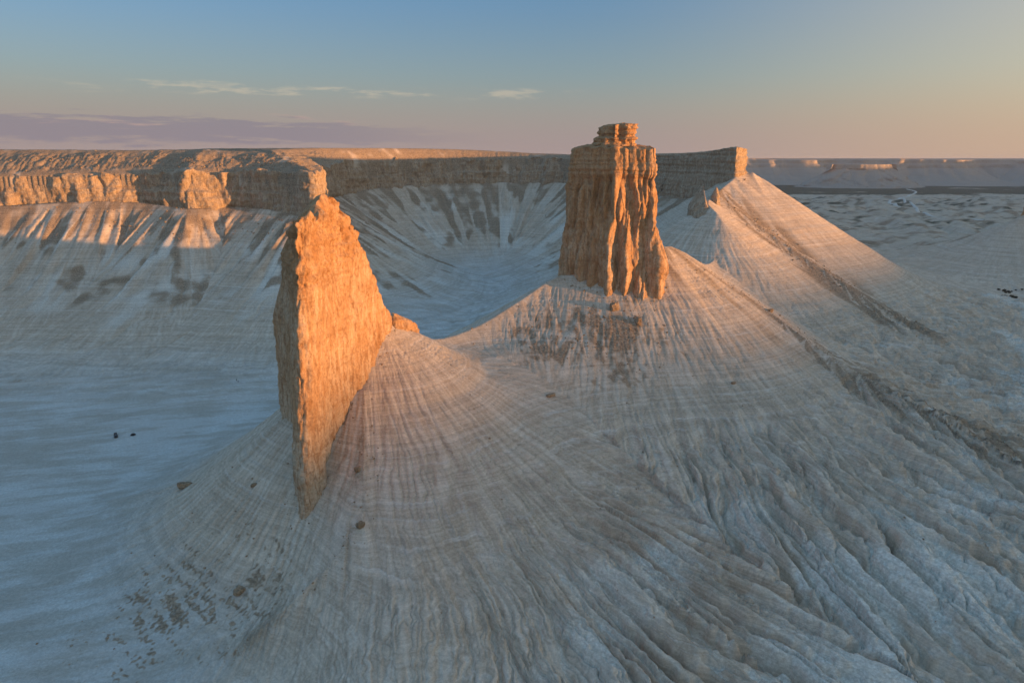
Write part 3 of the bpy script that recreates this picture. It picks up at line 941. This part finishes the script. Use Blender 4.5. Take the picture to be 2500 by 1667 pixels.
hill_loop = [(150.5, 588, 117), (155, 576, 112), (161, 566, 109), (168, 568, 110), (168.5, 578, 116), (167.5, 590, 124), (168, 600, 132), (169, 609, 128), (165, 616, 126), (157, 610, 125), (151.5, 600, 121)]
obj('rock_crag', rock_mesh('rock_crag', hill_loop, 85, lambda Z, X, Y: np.interp(Z, [85, 108, 118, 135], [-1.5, 0.0, 1.0, 5.0]), [(164, 572, 112), (163.5, 586, 123), (163, 596, 137), (164.5, 600, 134), (165.5, 607, 130)], 220, 110, 9, small_disp,
    jag=lambda x, y: p2(x / 2, y / 2, 144) * 2.6), M_CLIFF, label='small jagged crag with a dark wall on the crest before the mesa', category='rock crag')
spike_loop = [(176.5, 612, 132), (179, 609, 133), (182, 612, 132), (182.5, 617, 131), (179, 620, 131), (176.5, 617, 131.5)]
obj('rock_spike', rock_mesh('rock_spike', spike_loop, 112, lambda Z, X, Y: np.interp(Z, [112, 126, 134], [-2, 0.2, 1.6]), [(179, 613, 135.5), (180, 616, 134)], 70, 40, 5, small_disp), M_CLIFF,
    label='thin little rock spike between the small crag and the mesa prow', category='rock spike')
right_loop = [(741, 996, 118), (746, 988, 121), (756, 986, 124), (768, 994, 126), (774, 1006, 124), (766, 1018, 122), (752, 1016, 121), (743, 1008, 119)]
obj('rock_pinnacle', rock_mesh('rock_pinnacle_far', right_loop, 60, lambda Z, X, Y: np.interp(Z, [60, 86, 126], [-4, 0, 4.5]), [(755, 1000, 127), (763, 1003, 128)], 160, 90, 6, small_disp), M_ROCK,
    label='distant brown rock pinnacle cut off by the right edge of the picture', category='rock pinnacle')
out_loop = [(-57, 309, 90), (-53.5, 307, 89.2), (-50, 310, 87), (-47.5, 315, 85.5), (-46, 321, 82.5), (-48, 324, 80), (-52, 320, 84), (-56, 315, 88.5)]
obj('rock_outcrop', rock_mesh('rock_outcrop', out_loop, 70, lambda Z, X, Y: np.interp(Z, [70, 82, 90], [-1.2, 0, 1.2]), [(-54, 311, 90.3), (-51, 315, 87.5), (-48.5, 320, 83)], 110, 45, 6, small_disp,
    jag=lambda x, y: p2(x / 1.6, y / 1.6, 145) * 1.0), M_ROCK, label='low pale broken outcrop trailing off the back of the front fin', category='outcrop')


def butte_disp(X, Y, Z, zt):
    up = sst(Z, 98, 106)
    f = (np.abs(flutes(X, Y, Z, 70, 6, 150)) * 2 - 0.6) * 26 + flutes(X, Y, Z, 26, 4, 151) * 7
    f *= 1 - 0.45 * up
    return f + flutes(X, Y, Z, 45, 2, 152) * 8 * up


b_loop = [(1990 + 335 * math.cos(a) * (1 + 0.12 * math.sin(2 * a + 1)), 4010 + 250 * math.sin(a), 127) for a in np.linspace(0, 2 * math.pi, 14, endpoint=False)]
obj('butte', rock_mesh('butte', b_loop, -6, lambda Z, X, Y: np.interp(Z, [-6, 20, 60, 100, 104, 127], [-30, 40, 105, 165, 170, 176]), [(1900, 4010, 129), (2080, 4010, 128)], 260, 70, 5, butte_disp), M_FAR,
    label='far-off butte with a thin sunlit cap on the green plain', category='butte')


_ico = None


def ico():
    global _ico
    if _ico is None:
        bm = bmesh.new()
        bmesh.ops.create_icosphere(bm, subdivisions=1, radius=1.0)
        bm.verts.ensure_lookup_table()
        _ico = (np.array([v.co[:] for v in bm.verts]), np.array([[v.index for v in f.verts] for f in bm.faces]))
        bm.free()
    return _ico


def boulder(name, x, y, sx, sy, sz, seed, mat, rz=0.0, sink=0.3, **props):
    bm = bmesh.new()
    bmesh.ops.create_icosphere(bm, subdivisions=4, radius=1.0)
    V = np.array([v.co[:] for v in bm.verts]); F = np.array([[v.index for v in f.verts] for f in bm.faces])
    bm.free()
    r = 1 + p3(V[:, 0] * 1.1, V[:, 1] * 1.1, V[:, 2] * 1.1, seed) * 0.35 + p3(V[:, 0] * 3, V[:, 1] * 3, V[:, 2] * 3, seed + 1) * 0.16 + p3(V[:, 0] * 8, V[:, 1] * 8, V[:, 2] * 8, seed + 2) * 0.05
    r *= 1 / np.maximum(0.72, np.max(np.abs(V), axis=1)) ** 0.6
    V = V * r[:, None] * np.array([sx, sy, sz]) * 0.75
    me = mesh_from(name, V, F, False)
    o = obj(name, me, mat, **props)
    o.location = (x, y, ground_z(x, y) + sz * (1 - 2 * sink))
    o.rotation_euler = (0.1 * math.sin(seed), 0.1 * math.cos(seed), rz)
    return o


M_BOULDER = mat_rock('brown_boulder', (0.40, 0.31, 0.22), (0.32, 0.235, 0.155), (0.20, 0.145, 0.095))
for i, (x, y, sx, sy, sz, rz, lab) in enumerate([
        (57.3, 373.5, 3.4, 2.2, 3.0, 0.4, 'brown boulder casting a shadow on the slope just under the rock tower'),
        (69.0, 364.5, 2.0, 2.8, 3.0, 0.2, 'upright brown boulder below and right of the one under the tower'),
        (18.5, 307.0, 3.0, 1.5, 1.0, 0.5, 'flat slab of rock lying alone in the middle of the front slope'),
        (-144.0, 274.0, 3.8, 2.4, 2.0, 0.3, 'brown knob of rock on the spur left of the front fin'),
        (-94.4, 206.0, 2.6, 1.8, 1.5, 0.9, 'brown lump of rock on the dark crust at lower left'),
        (-102.0, 246.0, 1.6, 1.2, 1.0, 0.1, 'small brown rock on the slope left of the fin foot'),
        (-52.5, 212.0, 1.9, 1.4, 1.5, 0.7, 'dark rock at the bend of the brown spur below the fin'),
        (-58.0, 235.0, 1.5, 1.3, 1.6, 0.2, 'small rock high on the brown spur beside the fin'),
        (112.3, 329.5, 1.5, 1.1, 0.9, 0.2, 'small orange rock low on the smooth slope right of centre'),
        (158.0, 408.5, 2.4, 1.8, 1.5, 0.5, 'brown rock on the crest of the spur right of the tower')]):
    boulder('boulder', x, y, sx, sy, sz, 160 + i * 3, M_BOULDER, rz, 0.3, label=lab, category='boulder', group='boulders fallen on the slopes')


def build_stones():
    """loose stones of the debris fields: far too many to count"""
    rg = np.random.RandomState(5)
    pts = []
    def near_path(P, n, wid):
        P = catmull(P, 4)
        k = rg.randint(0, len(P) - 1, n); t = rg.rand(n)
        p = P[k, :2] + (P[k + 1, :2] - P[k, :2]) * t[:, None]
        return p + rg.normal(size=(n, 2)) * wid
    pts.append(np.stack([rg.normal(46, 21, 1500), rg.normal(361, 13, 1500)], 1))
    pts.append(near_path(RIDGES['tower_right'], 700, 13))
    pts.append(near_path(RIDGES['hill_front'], 900, 12))
    pts.append(near_path(RIDGES['fin_right'], 350, 3))
    pts.append(near_path([q[:2] + (0,) for q in RIM[2:12]], 1600, 14) + np.array([0, -26]))
    pts.append(near_path([q[:2] + (0,) for q in RIM[3:12]], 2000, 12) + np.array([0, 38]))
    pts.append(np.stack([rg.normal(-105, 26, 260), rg.normal(226, 22, 260)], 1))
    pts.append(np.stack([rg.uniform(-60, 160, 400), rg.uniform(180, 360, 400)], 1))
    for lp, k in ((tw_loop, 500), (fin_loop, 450), (mesa_loop[3:11], 200)):
        P = resample(catmull(lp, 6, True), 200, True)[0][:, :2]
        cc = P.mean(0)
        j = rg.randint(0, 200, k)
        pts.append(P[j] + (P[j] - cc) / np.linalg.norm(P[j] - cc, axis=1)[:, None] * np.abs(rg.normal(0, 3.5, (k, 1))) + rg.normal(size=(k, 2)) * 0.6)
    p = np.vstack(pts)
    z = land(p[:, 0], p[:, 1])
    n = len(p)
    V, F = ico()
    dist = np.hypot(p[:, 0], p[:, 1])
    sc = (0.08 + rg.rand(n) ** 6 * 0.6) * np.interp(dist, [200, 400, 750], [0.55, 1.0, 1.7])
    S = sc[:, None, None] * (0.6 + 0.8 * rg.rand(n, 1, 3)) * (0.75 + 0.5 * rg.rand(n, len(V), 1))
    W_ = V[None] * S
    a = rg.rand(n) * 6.28
    ca, sa = np.cos(a)[:, None], np.sin(a)[:, None]
    X = W_[..., 0] * ca - W_[..., 1] * sa + p[:, None, 0]
    Y = W_[..., 0] * sa + W_[..., 1] * ca + p[:, None, 1]
    Z = W_[..., 2] * 0.8 + (z + sc * 0.15)[:, None]
    FF = (F[None] + (np.arange(n) * len(V))[:, None, None]).reshape(-1, 3)
    me = mesh_from('rock_debris', np.stack([X, Y, Z], -1), FF, False)
    return obj('rock_debris', me, M_BOULDER, kind='stuff', label='loose brown stones scattered over the debris slopes', category='stones')


build_stones()


# ------------------------------------------------------------------ track across the badlands
def ribbon(name, pts, wid, mat, **props):
    P = catmull([q + (0,) for q in pts], 14)[:, :2]
    P, s = resample(P, max(20, int(np.sum(np.linalg.norm(np.diff(P, axis=0), axis=1)) / 9)))
    t = np.gradient(P, axis=0); t /= np.linalg.norm(t, axis=1)[:, None]
    n = np.stack([-t[:, 1], t[:, 0]], 1)
    rows = []
    zc = land(P[:, 0], P[:, 1])
    zc = np.convolve(np.pad(zc, 3, mode='edge'), np.ones(7) / 7, 'valid')
    for k, dz in ((-1.6, -4.0), (-1, 1.1), (0, 1.3), (1, 1.1), (1.6, -4.0)):
        q = P + n * wid * 0.5 * k
        rows.append(np.stack([q[:, 0], q[:, 1], np.maximum(zc, land(q[:, 0], q[:, 1])) + dz], 1))
    return obj(name, mesh_from(name, np.stack(rows), grid_faces(5, len(P))), mat, **props)


M_TRACK, Nn = new_mat('pale_dirt')
pp = Nn.n('ShaderNodeNewGeometry').outputs['Position']
finish(Nn, Nn.mix(Nn.noise(pp, 0.2, 3.0), (0.52, 0.50, 0.46), (0.68, 0.66, 0.62)), 0.95)
ribbon('dirt_track', [(2085, 3690), (1967, 3400), (1750, 3060), (1495, 2686), (1359, 2503), (1302, 2357), (1225, 2110), (1155, 1932), (1188, 1870), (1230, 1800)], 9.0, M_TRACK, kind='structure')
ribbon('dirt_track_branch', [(1495, 2686), (1375, 2420), (1328, 2287), (1267, 2167), (1240, 2100)], 7.0, M_TRACK, kind='structure')


# ------------------------------------------------------------------ vehicle, tent, people
M_PAINT = mat_plain('dark_paint', (0.018, 0.020, 0.024), 0.35, 0.5)
M_GLASS = mat_plain('window_glass', (0.05, 0.06, 0.07), 0.06, 0.8, 0.0, 0.02)
M_TYRE = mat_plain('tyre_rubber', (0.015, 0.015, 0.015), 0.9, 0.2)
M_RIM = mat_plain('wheel_rim', (0.30, 0.30, 0.31), 0.35, 0.5, 0.8)
M_LAMP = mat_plain('lamp_lens', (0.55, 0.55, 0.52), 0.1, 0.7)
M_TRIM = mat_plain('black_trim', (0.012, 0.012, 0.012), 0.6, 0.3)
M_TENT = mat_plain('tent_fabric', (0.022, 0.026, 0.030), 0.75, 0.2)
M_POLE = mat_plain('tent_pole', (0.16, 0.16, 0.15), 0.5, 0.4)


def prism(name, sections, mat, parent, bevel=0.03):
    """closed body lofted through x-sections: each (x, half width bottom, half width top, z bottom, z top)"""
    bm = bmesh.new()
    rings = []
    for (x, wb, wt, z0, z1) in sections:
        rings.append([bm.verts.new(c) for c in ((x, -wb, z0), (x, wb, z0), (x, wt, z1), (x, -wt, z1))])
    for a, b in zip(rings[:-1], rings[1:]):
        for i in range(4):
            j = (i + 1) % 4
            bm.faces.new((a[i], a[j], b[j], b[i]))
    bm.faces.new(rings[0][::-1]); bm.faces.new(rings[-1])
    bmesh.ops.recalc_face_normals(bm, faces=bm.faces)
    if bevel:
        bmesh.ops.bevel(bm, geom=list(bm.edges), offset=bevel, segments=2, affect='EDGES', clamp_overlap=True)
    me = bpy.data.meshes.new(name)
    bm.to_mesh(me); bm.free()
    return obj(name, me, mat, parent)


def cyl(name, r, w, mat, parent, loc, axis='Y', seg=28, inner=0.0):
    bm = bmesh.new()
    bmesh.ops.create_cone(bm, cap_ends=True, segments=seg, radius1=r, radius2=r, depth=w)
    bmesh.ops.bevel(bm, geom=[e for e in bm.edges if len(e.link_faces) == 2 and any(len(f.verts) > 4 for f in e.link_faces)], offset=min(0.04, w * 0.2), segments=2, affect='EDGES')
    me = bpy.data.meshes.new(name)
    bm.to_mesh(me); bm.free()
    o = obj(name, me, mat, parent)
    o.location = loc
    if axis == 'Y':
        o.rotation_euler = (math.pi / 2, 0, 0)
    elif axis == 'X':
        o.rotation_euler = (0, math.pi / 2, 0)
    return o


def build_car(x, y, heading):
    t = empty('off_road_vehicle', (x, y, ground_z(x, y)), heading, label='dark off-road vehicle parked on the pale flat, seen from the front', category='vehicle')
    prism('body', [(-2.35, 0.86, 0.86, 0.48, 1.02), (-2.25, 0.95, 0.93, 0.42, 1.10), (0.9, 0.95, 0.93, 0.42, 1.10), (1.0, 0.95, 0.92, 0.42, 1.09), (2.2, 0.93, 0.84, 0.45, 0.98), (2.35, 0.82, 0.76, 0.52, 0.90)], M_PAINT, t, 0.04)
    prism('cabin', [(-2.28, 0.90, 0.74, 1.08, 1.70), (-2.05, 0.90, 0.75, 1.08, 1.86), (0.05, 0.90, 0.75, 1.08, 1.84), (0.95, 0.88, 0.72, 1.06, 1.14)], M_PAINT, t, 0.03)
    # glass panes, each lying on its own side of the cabin
    def pane(nm, quad, push):
        bm = bmesh.new()
        q = [Vector(c) for c in quad]
        nrm = (q[1] - q[0]).cross(q[2] - q[0]).normalized() * push
        a = [bm.verts.new(c + nrm) for c in q]; b = [bm.verts.new(c - nrm) for c in q]
        bm.faces.new(a); bm.faces.new(b[::-1])
        for i in range(4):
            bm.faces.new((a[i], b[i], b[(i + 1) % 4], a[(i + 1) % 4]))
        bmesh.ops.recalc_face_normals(bm, faces=bm.faces)
        me = bpy.data.meshes.new(nm); bm.to_mesh(me); bm.free()
        return obj(nm, me, M_GLASS, t)
    pane('windshield', [(0.90, -0.72, 1.20), (0.90, 0.72, 1.20), (0.18, 0.68, 1.76), (0.18, -0.68, 1.76)], 0.03)
    pane('rear_window', [(-2.27, -0.70, 1.25), (-2.27, 0.70, 1.25), (-2.17, 0.66, 1.66), (-2.17, -0.66, 1.66)], 0.03)
    for sgn in (-1, 1):
        for (x0, x1, x2, x3) in ((-2.05, -1.15, -1.15, -1.98), (-1.05, -0.15, -0.15, -1.05), (-0.05, 0.70, 0.10, -0.05)):
            pane('side_window', [(x0, sgn * 0.885, 1.18), (x1, sgn * 0.885, 1.18), (x2, sgn * 0.765, 1.74), (x3, sgn * 0.765, 1.74)], 0.02)
    for sx in (-1.42, 1.42):
        for sgn in (-1, 1):
            w = cyl('wheel', 0.40, 0.26, M_TYRE, t, (sx, sgn * 0.84, 0.40))
            rimo = cyl('rim', 0.23, 0.06, M_RIM, w, (0, 0, -sgn * 0.12), 'Z')
    for sgn in (-1, 1):
        cyl('headlight', 0.11, 0.08, M_LAMP, t, (2.31, sgn * 0.58, 0.80), 'X')
        prism('mirror', [(0.62, 0.10, 0.10, -0.07, 0.09), (0.74, 0.08, 0.08, -0.06, 0.08)], M_TRIM, t, 0.015).location = (0, sgn * 1.04, 1.18)
    prism('grille', [(2.33, 0.44, 0.44, 0.66, 0.86), (2.40, 0.42, 0.42, 0.68, 0.84)], M_TRIM, t, 0.01)
    prism('bumper', [(2.28, 0.90, 0.90, 0.42, 0.60), (2.48, 0.80, 0.80, 0.44, 0.58)], M_TRIM, t, 0.03)
    prism('roof_rack', [(-1.8, 0.66, 0.66, 1.89, 1.95), (-0.1, 0.66, 0.66, 1.89, 1.95)], M_TRIM, t, 0.01)
    cyl('spare_wheel', 0.38, 0.24, M_TYRE, t, (-2.46, 0, 1.0), 'X')
    return t


build_car(-229.0, 367.0, math.atan2(-0.85, 0.53))


def build_tent(x, y):
    t = empty('dome_tent', (x, y, ground_z(x, y) - 0.05), 0.6, label='small dark dome tent pitched right of the parked vehicle', category='tent')
    nu, nv = 36, 12
    V = []
    for j in range(nv + 1):
        a = j / nv * math.pi / 2
        for i in range(nu):
            b = i / nu * 2 * math.pi
            k = 1 + 0.10 * math.cos(4 * b)
            sag = 1 - 0.05 * math.sin(2 * a) * (1 - math.cos(4 * b)) * 0.5
            V.append((1.35 * k * math.cos(a) ** 0.9 * math.cos(b) * sag, 1.2 * k * math.cos(a) ** 0.9 * math.sin(b) * sag, 1.3 * math.sin(a)))
    obj('canopy', mesh_from('canopy', np.array(V), grid_faces(nv + 1, nu, True)), M_TENT, t)
    for rot in (math.pi / 4, -math.pi / 4):
        V = []
        for j in range(25):
            a = j / 24 * math.pi
            r = 1.42
            c = Vector((r * math.cos(a) * math.cos(rot), r * 0.92 * math.cos(a) * math.sin(rot), 1.33 * math.sin(a) ** 0.95 if 0 < j < 24 else 0.0))
            for q in range(6):
                b = q / 6 * 2 * math.pi
                V.append((c.x + 0.02 * math.cos(b), c.y + 0.02 * math.sin(b), c.z + 0.02 * math.sin(b)))
        obj('tent_pole', mesh_from('tent_pole', np.array(V), grid_faces(25, 6, True)), M_POLE, t)
    bm = bmesh.new()
    vs = [bm.verts.new((1.36 * math.cos(a) * (1.0), 0.55 * math.sin(a) - 0.0, 0)) for a in (0,)]
    bm.free()
    V = [(1.50, -0.45, 0.05), (1.50, 0.45, 0.05), (1.42, 0.40, 0.5), (1.05, 0.22, 0.92), (1.05, -0.22, 0.92), (1.42, -0.40, 0.5)]
    bm = bmesh.new()
    f = bm.faces.new([bm.verts.new(c) for c in V])
    r = bmesh.ops.extrude_face_region(bm, geom=[f])
    for v in [e for e in r['geom'] if isinstance(e, bmesh.types.BMVert)]:
        v.co.x -= 0.06
    bmesh.ops.recalc_face_normals(bm, faces=bm.faces)
    me = bpy.data.meshes.new('door_flap'); bm.to_mesh(me); bm.free()
    obj('door_flap', me, M_POLE, t)
    return t


build_tent(-219.8, 368.5)

M_PERSON, Nn = new_mat('clothed_person')
oz = Nn.sep(Nn.n('ShaderNodeTexCoord').outputs['Object'])[2]
ax = Nn.math('ABSOLUTE', Nn.sep(Nn.n('ShaderNodeTexCoord').outputs['Object'])[0])
skin_f = Nn.math('MAXIMUM', Nn.ramp(oz, 1.47, 1.49), 0.0)
finish(Nn, Nn.mix(skin_f, Nn.mix(Nn.ramp(oz, 0.88, 0.90), (0.03, 0.035, 0.05), (0.035, 0.03, 0.03)), (0.42, 0.27, 0.20)), 0.8)
M_HAIR = mat_plain('dark_hair', (0.02, 0.015, 0.012), 0.6, 0.3)


def build_person(x, y, rz, crouch, label):
    """one skinned body, rooted at the pelvis"""
    t = empty('person', (x, y, ground_z(x, y)), rz, label=label, category='person', group='people on the flat')
    if not crouch:
        J = {'pel': (0, 0, 0.95), 'chest': (0, 0.01, 1.28), 'neck': (0, 0.0, 1.46), 'head': (0, -0.02, 1.60), 'crown': (0, -0.02, 1.72)}
        leg = lambda s: [(0.10 * s, 0, 0.90), (0.12 * s, -0.02, 0.50), (0.13 * s, 0.02, 0.09), (0.14 * s, -0.14, 0.035)]
        arm = lambda s: [(0.19 * s, 0.01, 1.40), (0.25 * s, 0.03, 1.13), (0.27 * s, -0.04, 0.88), (0.27 * s, -0.06, 0.80)]
    else:
        J = {'pel': (0, 0.12, 0.38), 'chest': (0, -0.02, 0.72), 'neck': (0, -0.10, 0.90), 'head': (0, -0.15, 1.03), 'crown': (0, -0.16, 1.15)}
        leg = lambda s: [(0.11 * s, 0.08, 0.38), (0.17 * s, -0.30, 0.50), (0.15 * s, -0.14, 0.09), (0.16 * s, -0.30, 0.035)]
        arm = lambda s: [(0.19 * s, -0.06, 0.84), (0.25 * s, -0.20, 0.62), (0.17 * s, -0.42, 0.56), (0.14 * s, -0.48, 0.54)]
    V = []; E = []; Rr = []
    def add(p, r, par=None):
        V.append(p); Rr.append(r)
        if par is not None:
            E.append((par, len(V) - 1))
        return len(V) - 1
    pel = add(J['pel'], 0.15); ch = add(J['chest'], 0.165, pel); nk = add(J['neck'], 0.06, ch); hd = add(J['head'], 0.10, nk); add(J['crown'], 0.085, hd)
    for s in (-1, 1):
        p = pel
        for q, r in zip(leg(s), (0.10, 0.068, 0.045, 0.04)):
            p = add(q, r, p)
        p = ch
        for q, r in zip(arm(s), (0.06, 0.045, 0.03, 0.034)):
            p = add(q, r, p)
        hx, hy, hz = arm(s)[-1]
        for k, ln in enumerate((0.075, 0.085, 0.08, 0.062)):
            f1 = add((hx, hy - 0.03 + 0.02 * k, hz - 0.045), 0.010, p)
            f2 = add((hx - 0.008 * s, hy - 0.03 + 0.02 * k, hz - 0.045 - ln * 0.5), 0.009, f1)
            add((hx - 0.022 * s, hy - 0.03 + 0.02 * k, hz - 0.045 - ln), 0.008, f2)
        f1 = add((hx - 0.01 * s, hy - 0.045, hz - 0.01), 0.011, p)
        add((hx - 0.02 * s, hy - 0.065, hz - 0.05), 0.009, f1)
    me = bpy.data.meshes.new('body')
    me.from_pydata(V, E, [])
    o = obj('body', me, M_PERSON, t)
    sk = o.modifiers.new('skin', 'SKIN')
    for i, r in enumerate(Rr):
        me.skin_vertices[0].data[i].radius = (r, r)
    me.skin_vertices[0].data[0].use_root = True
    sk.use_smooth_shade = True
    sb = o.modifiers.new('sub', 'SUBSURF'); sb.levels = 1; sb.render_levels = 1
    bm = bmesh.new()
    bmesh.ops.create_uvsphere(bm, u_segments=14, v_segments=8, radius=0.115)
    bmesh.ops.delete(bm, geom=[v for v in bm.verts if v.co.z < -0.01 and v.co.y < 0.02], context='VERTS')
    me = bpy.data.meshes.new('hair'); bm.to_mesh(me); bm.free()
    h = obj('hair', me, M_HAIR, t)
    h.location = (J['head'][0], J['head'][1] + 0.012, J['head'][2] + 0.05)
    return t


build_person(-191.3, 451.0, 0.4, False, 'person in dark clothes standing on the pale flat behind the fin')
build_person(-189.6, 449.6, -0.3, True, 'person in dark clothes crouching beside the standing person')

# ------------------------------------------------------------------ bushes in the dry stream bed at the right edge
M_LEAF, Nn = new_mat('bush_leaves')
pp = Nn.n('ShaderNodeTexCoord').outputs['Object']
finish(Nn, Nn.mix(Nn.ramp(Nn.noise(pp, 1.6, 3.0), 0.35, 0.65), (0.018, 0.026, 0.014), (0.05, 0.062, 0.03)), 0.8)
M_STEM = mat_plain('bush_stem', (0.10, 0.075, 0.05), 0.9, 0.1)


def bush_meshes(seed):
    rg = np.random.RandomState(seed)
    n = 420
    u = rg.normal(size=(n, 3)); u /= np.linalg.norm(u, axis=1)[:, None]
    c = u * (0.45 + 0.6 * rg.rand(n, 1)) * np.array([1.0, 0.9, 0.62]) * (1 + 0.45 * p3(u[:, 0] * 1.7, u[:, 1] * 1.7, u[:, 2] * 1.7, seed))[:, None] + np.array([0, 0, 0.62])
    c[:, 2] = np.maximum(c[:, 2], 0.06)
    a = rg.normal(size=(n, 3)); b = rg.normal(size=(n, 3))
    a /= np.linalg.norm(a, axis=1)[:, None]
    b -= a * np.sum(a * b, 1)[:, None]; b /= np.linalg.norm(b, axis=1)[:, None]
    s = 0.10 + 0.08 * rg.rand(n, 1)
    V = np.stack([c - a * s, c + b * s * 0.6, c + a * s, c - b * s * 0.6], 1).reshape(-1, 3)
    F = np.arange(n * 4).reshape(-1, 4)
    crown = mesh_from('crown', V, F, False)
    Vs = []; Fs = []
    for k in range(6):
        t = k / 6 * 6.28 + rg.rand()
        e = np.array([math.cos(t) * 0.5, math.sin(t) * 0.5, 0.75])
        base = len(Vs)
        for (p, r) in ((np.zeros(3), 0.05), (e * np.array([0.4, 0.4, 0.55]), 0.035), (e, 0.012)):
            for q in range(5):
                w = q / 5 * 6.28
                Vs.append(p + np.array([r * math.cos(w), r * math.sin(w), 0]))
        Fs += [tuple(base + i for i in f) for f in grid_faces(3, 5, True)]
    return crown, mesh_from('stem', np.array(Vs), np.array(Fs))


BM = [bush_meshes(k) for k in (3, 8, 13)]
for c, st_ in BM:
    c.materials.append(M_LEAF); st_.materials.append(M_STEM)
bl = {0: 'widest dark bush in the stream bed near the right edge', 1: 'second widest bush, touching the widest one in the stream bed', 2: 'dark bush at the left tip of the stream-bed bushes', 3: 'large dark bush in the upper row of stream-bed bushes'}
for i, (x, y, s) in enumerate([(548.5, 736.5, 2.7), (551.5, 734.5, 2.2), (571.0, 789.5, 1.9), (573.5, 783.5, 2.5), (576.5, 781.0, 2.0), (566.0, 770.5, 1.7), (572.0, 773.0, 2.0), (541.0, 740.5, 1.5), (543.0, 738.5, 2.0), (539.8, 730.0, 1.4), (546.7, 724.0, 1.3), (593.9, 793.0, 1.4), (598.5, 789.5, 1.6), (583.4, 785.0, 1.3)]):
    t = empty('bush', (x, y, ground_z(x, y) - 0.1), i * 1.3, label=bl.get(i, 'small dark bush among the stream-bed bushes at the right edge'), category='bush', group='bushes in the stream bed')
    t.scale = (s, s, s * 0.95)
    obj('crown', BM[i % 3][0], None, t)
    obj('stem', BM[i % 3][1], None, t)
print('objects', time.time() - T0)

# ------------------------------------------------------------------ evening haze over the valley
def build_haze():
    bm = bmesh.new()
    bmesh.ops.create_cube(bm, size=1.0)
    for v in bm.verts:
        v.co = Vector((v.co.x * 30000, v.co.y * 30000 + 2000, -14 if v.co.z < 0 else 182.5))
    me = bpy.data.meshes.new('haze')
    bm.to_mesh(me); bm.free()
    m, N = new_mat('haze_air')
    pv = N.n('ShaderNodeVolumePrincipled')
    pv.inputs['Color'].default_value = (0.62, 0.70, 0.86, 1)
    pv.inputs['Density'].default_value = 4.2e-5
    pv.inputs['Anisotropy'].default_value = 0.0
    o = N.n('ShaderNodeOutputMaterial')
    N.nt.links.new(pv.outputs[0], o.inputs['Volume'])
    return obj('haze', me, m, kind='stuff')


build_haze()
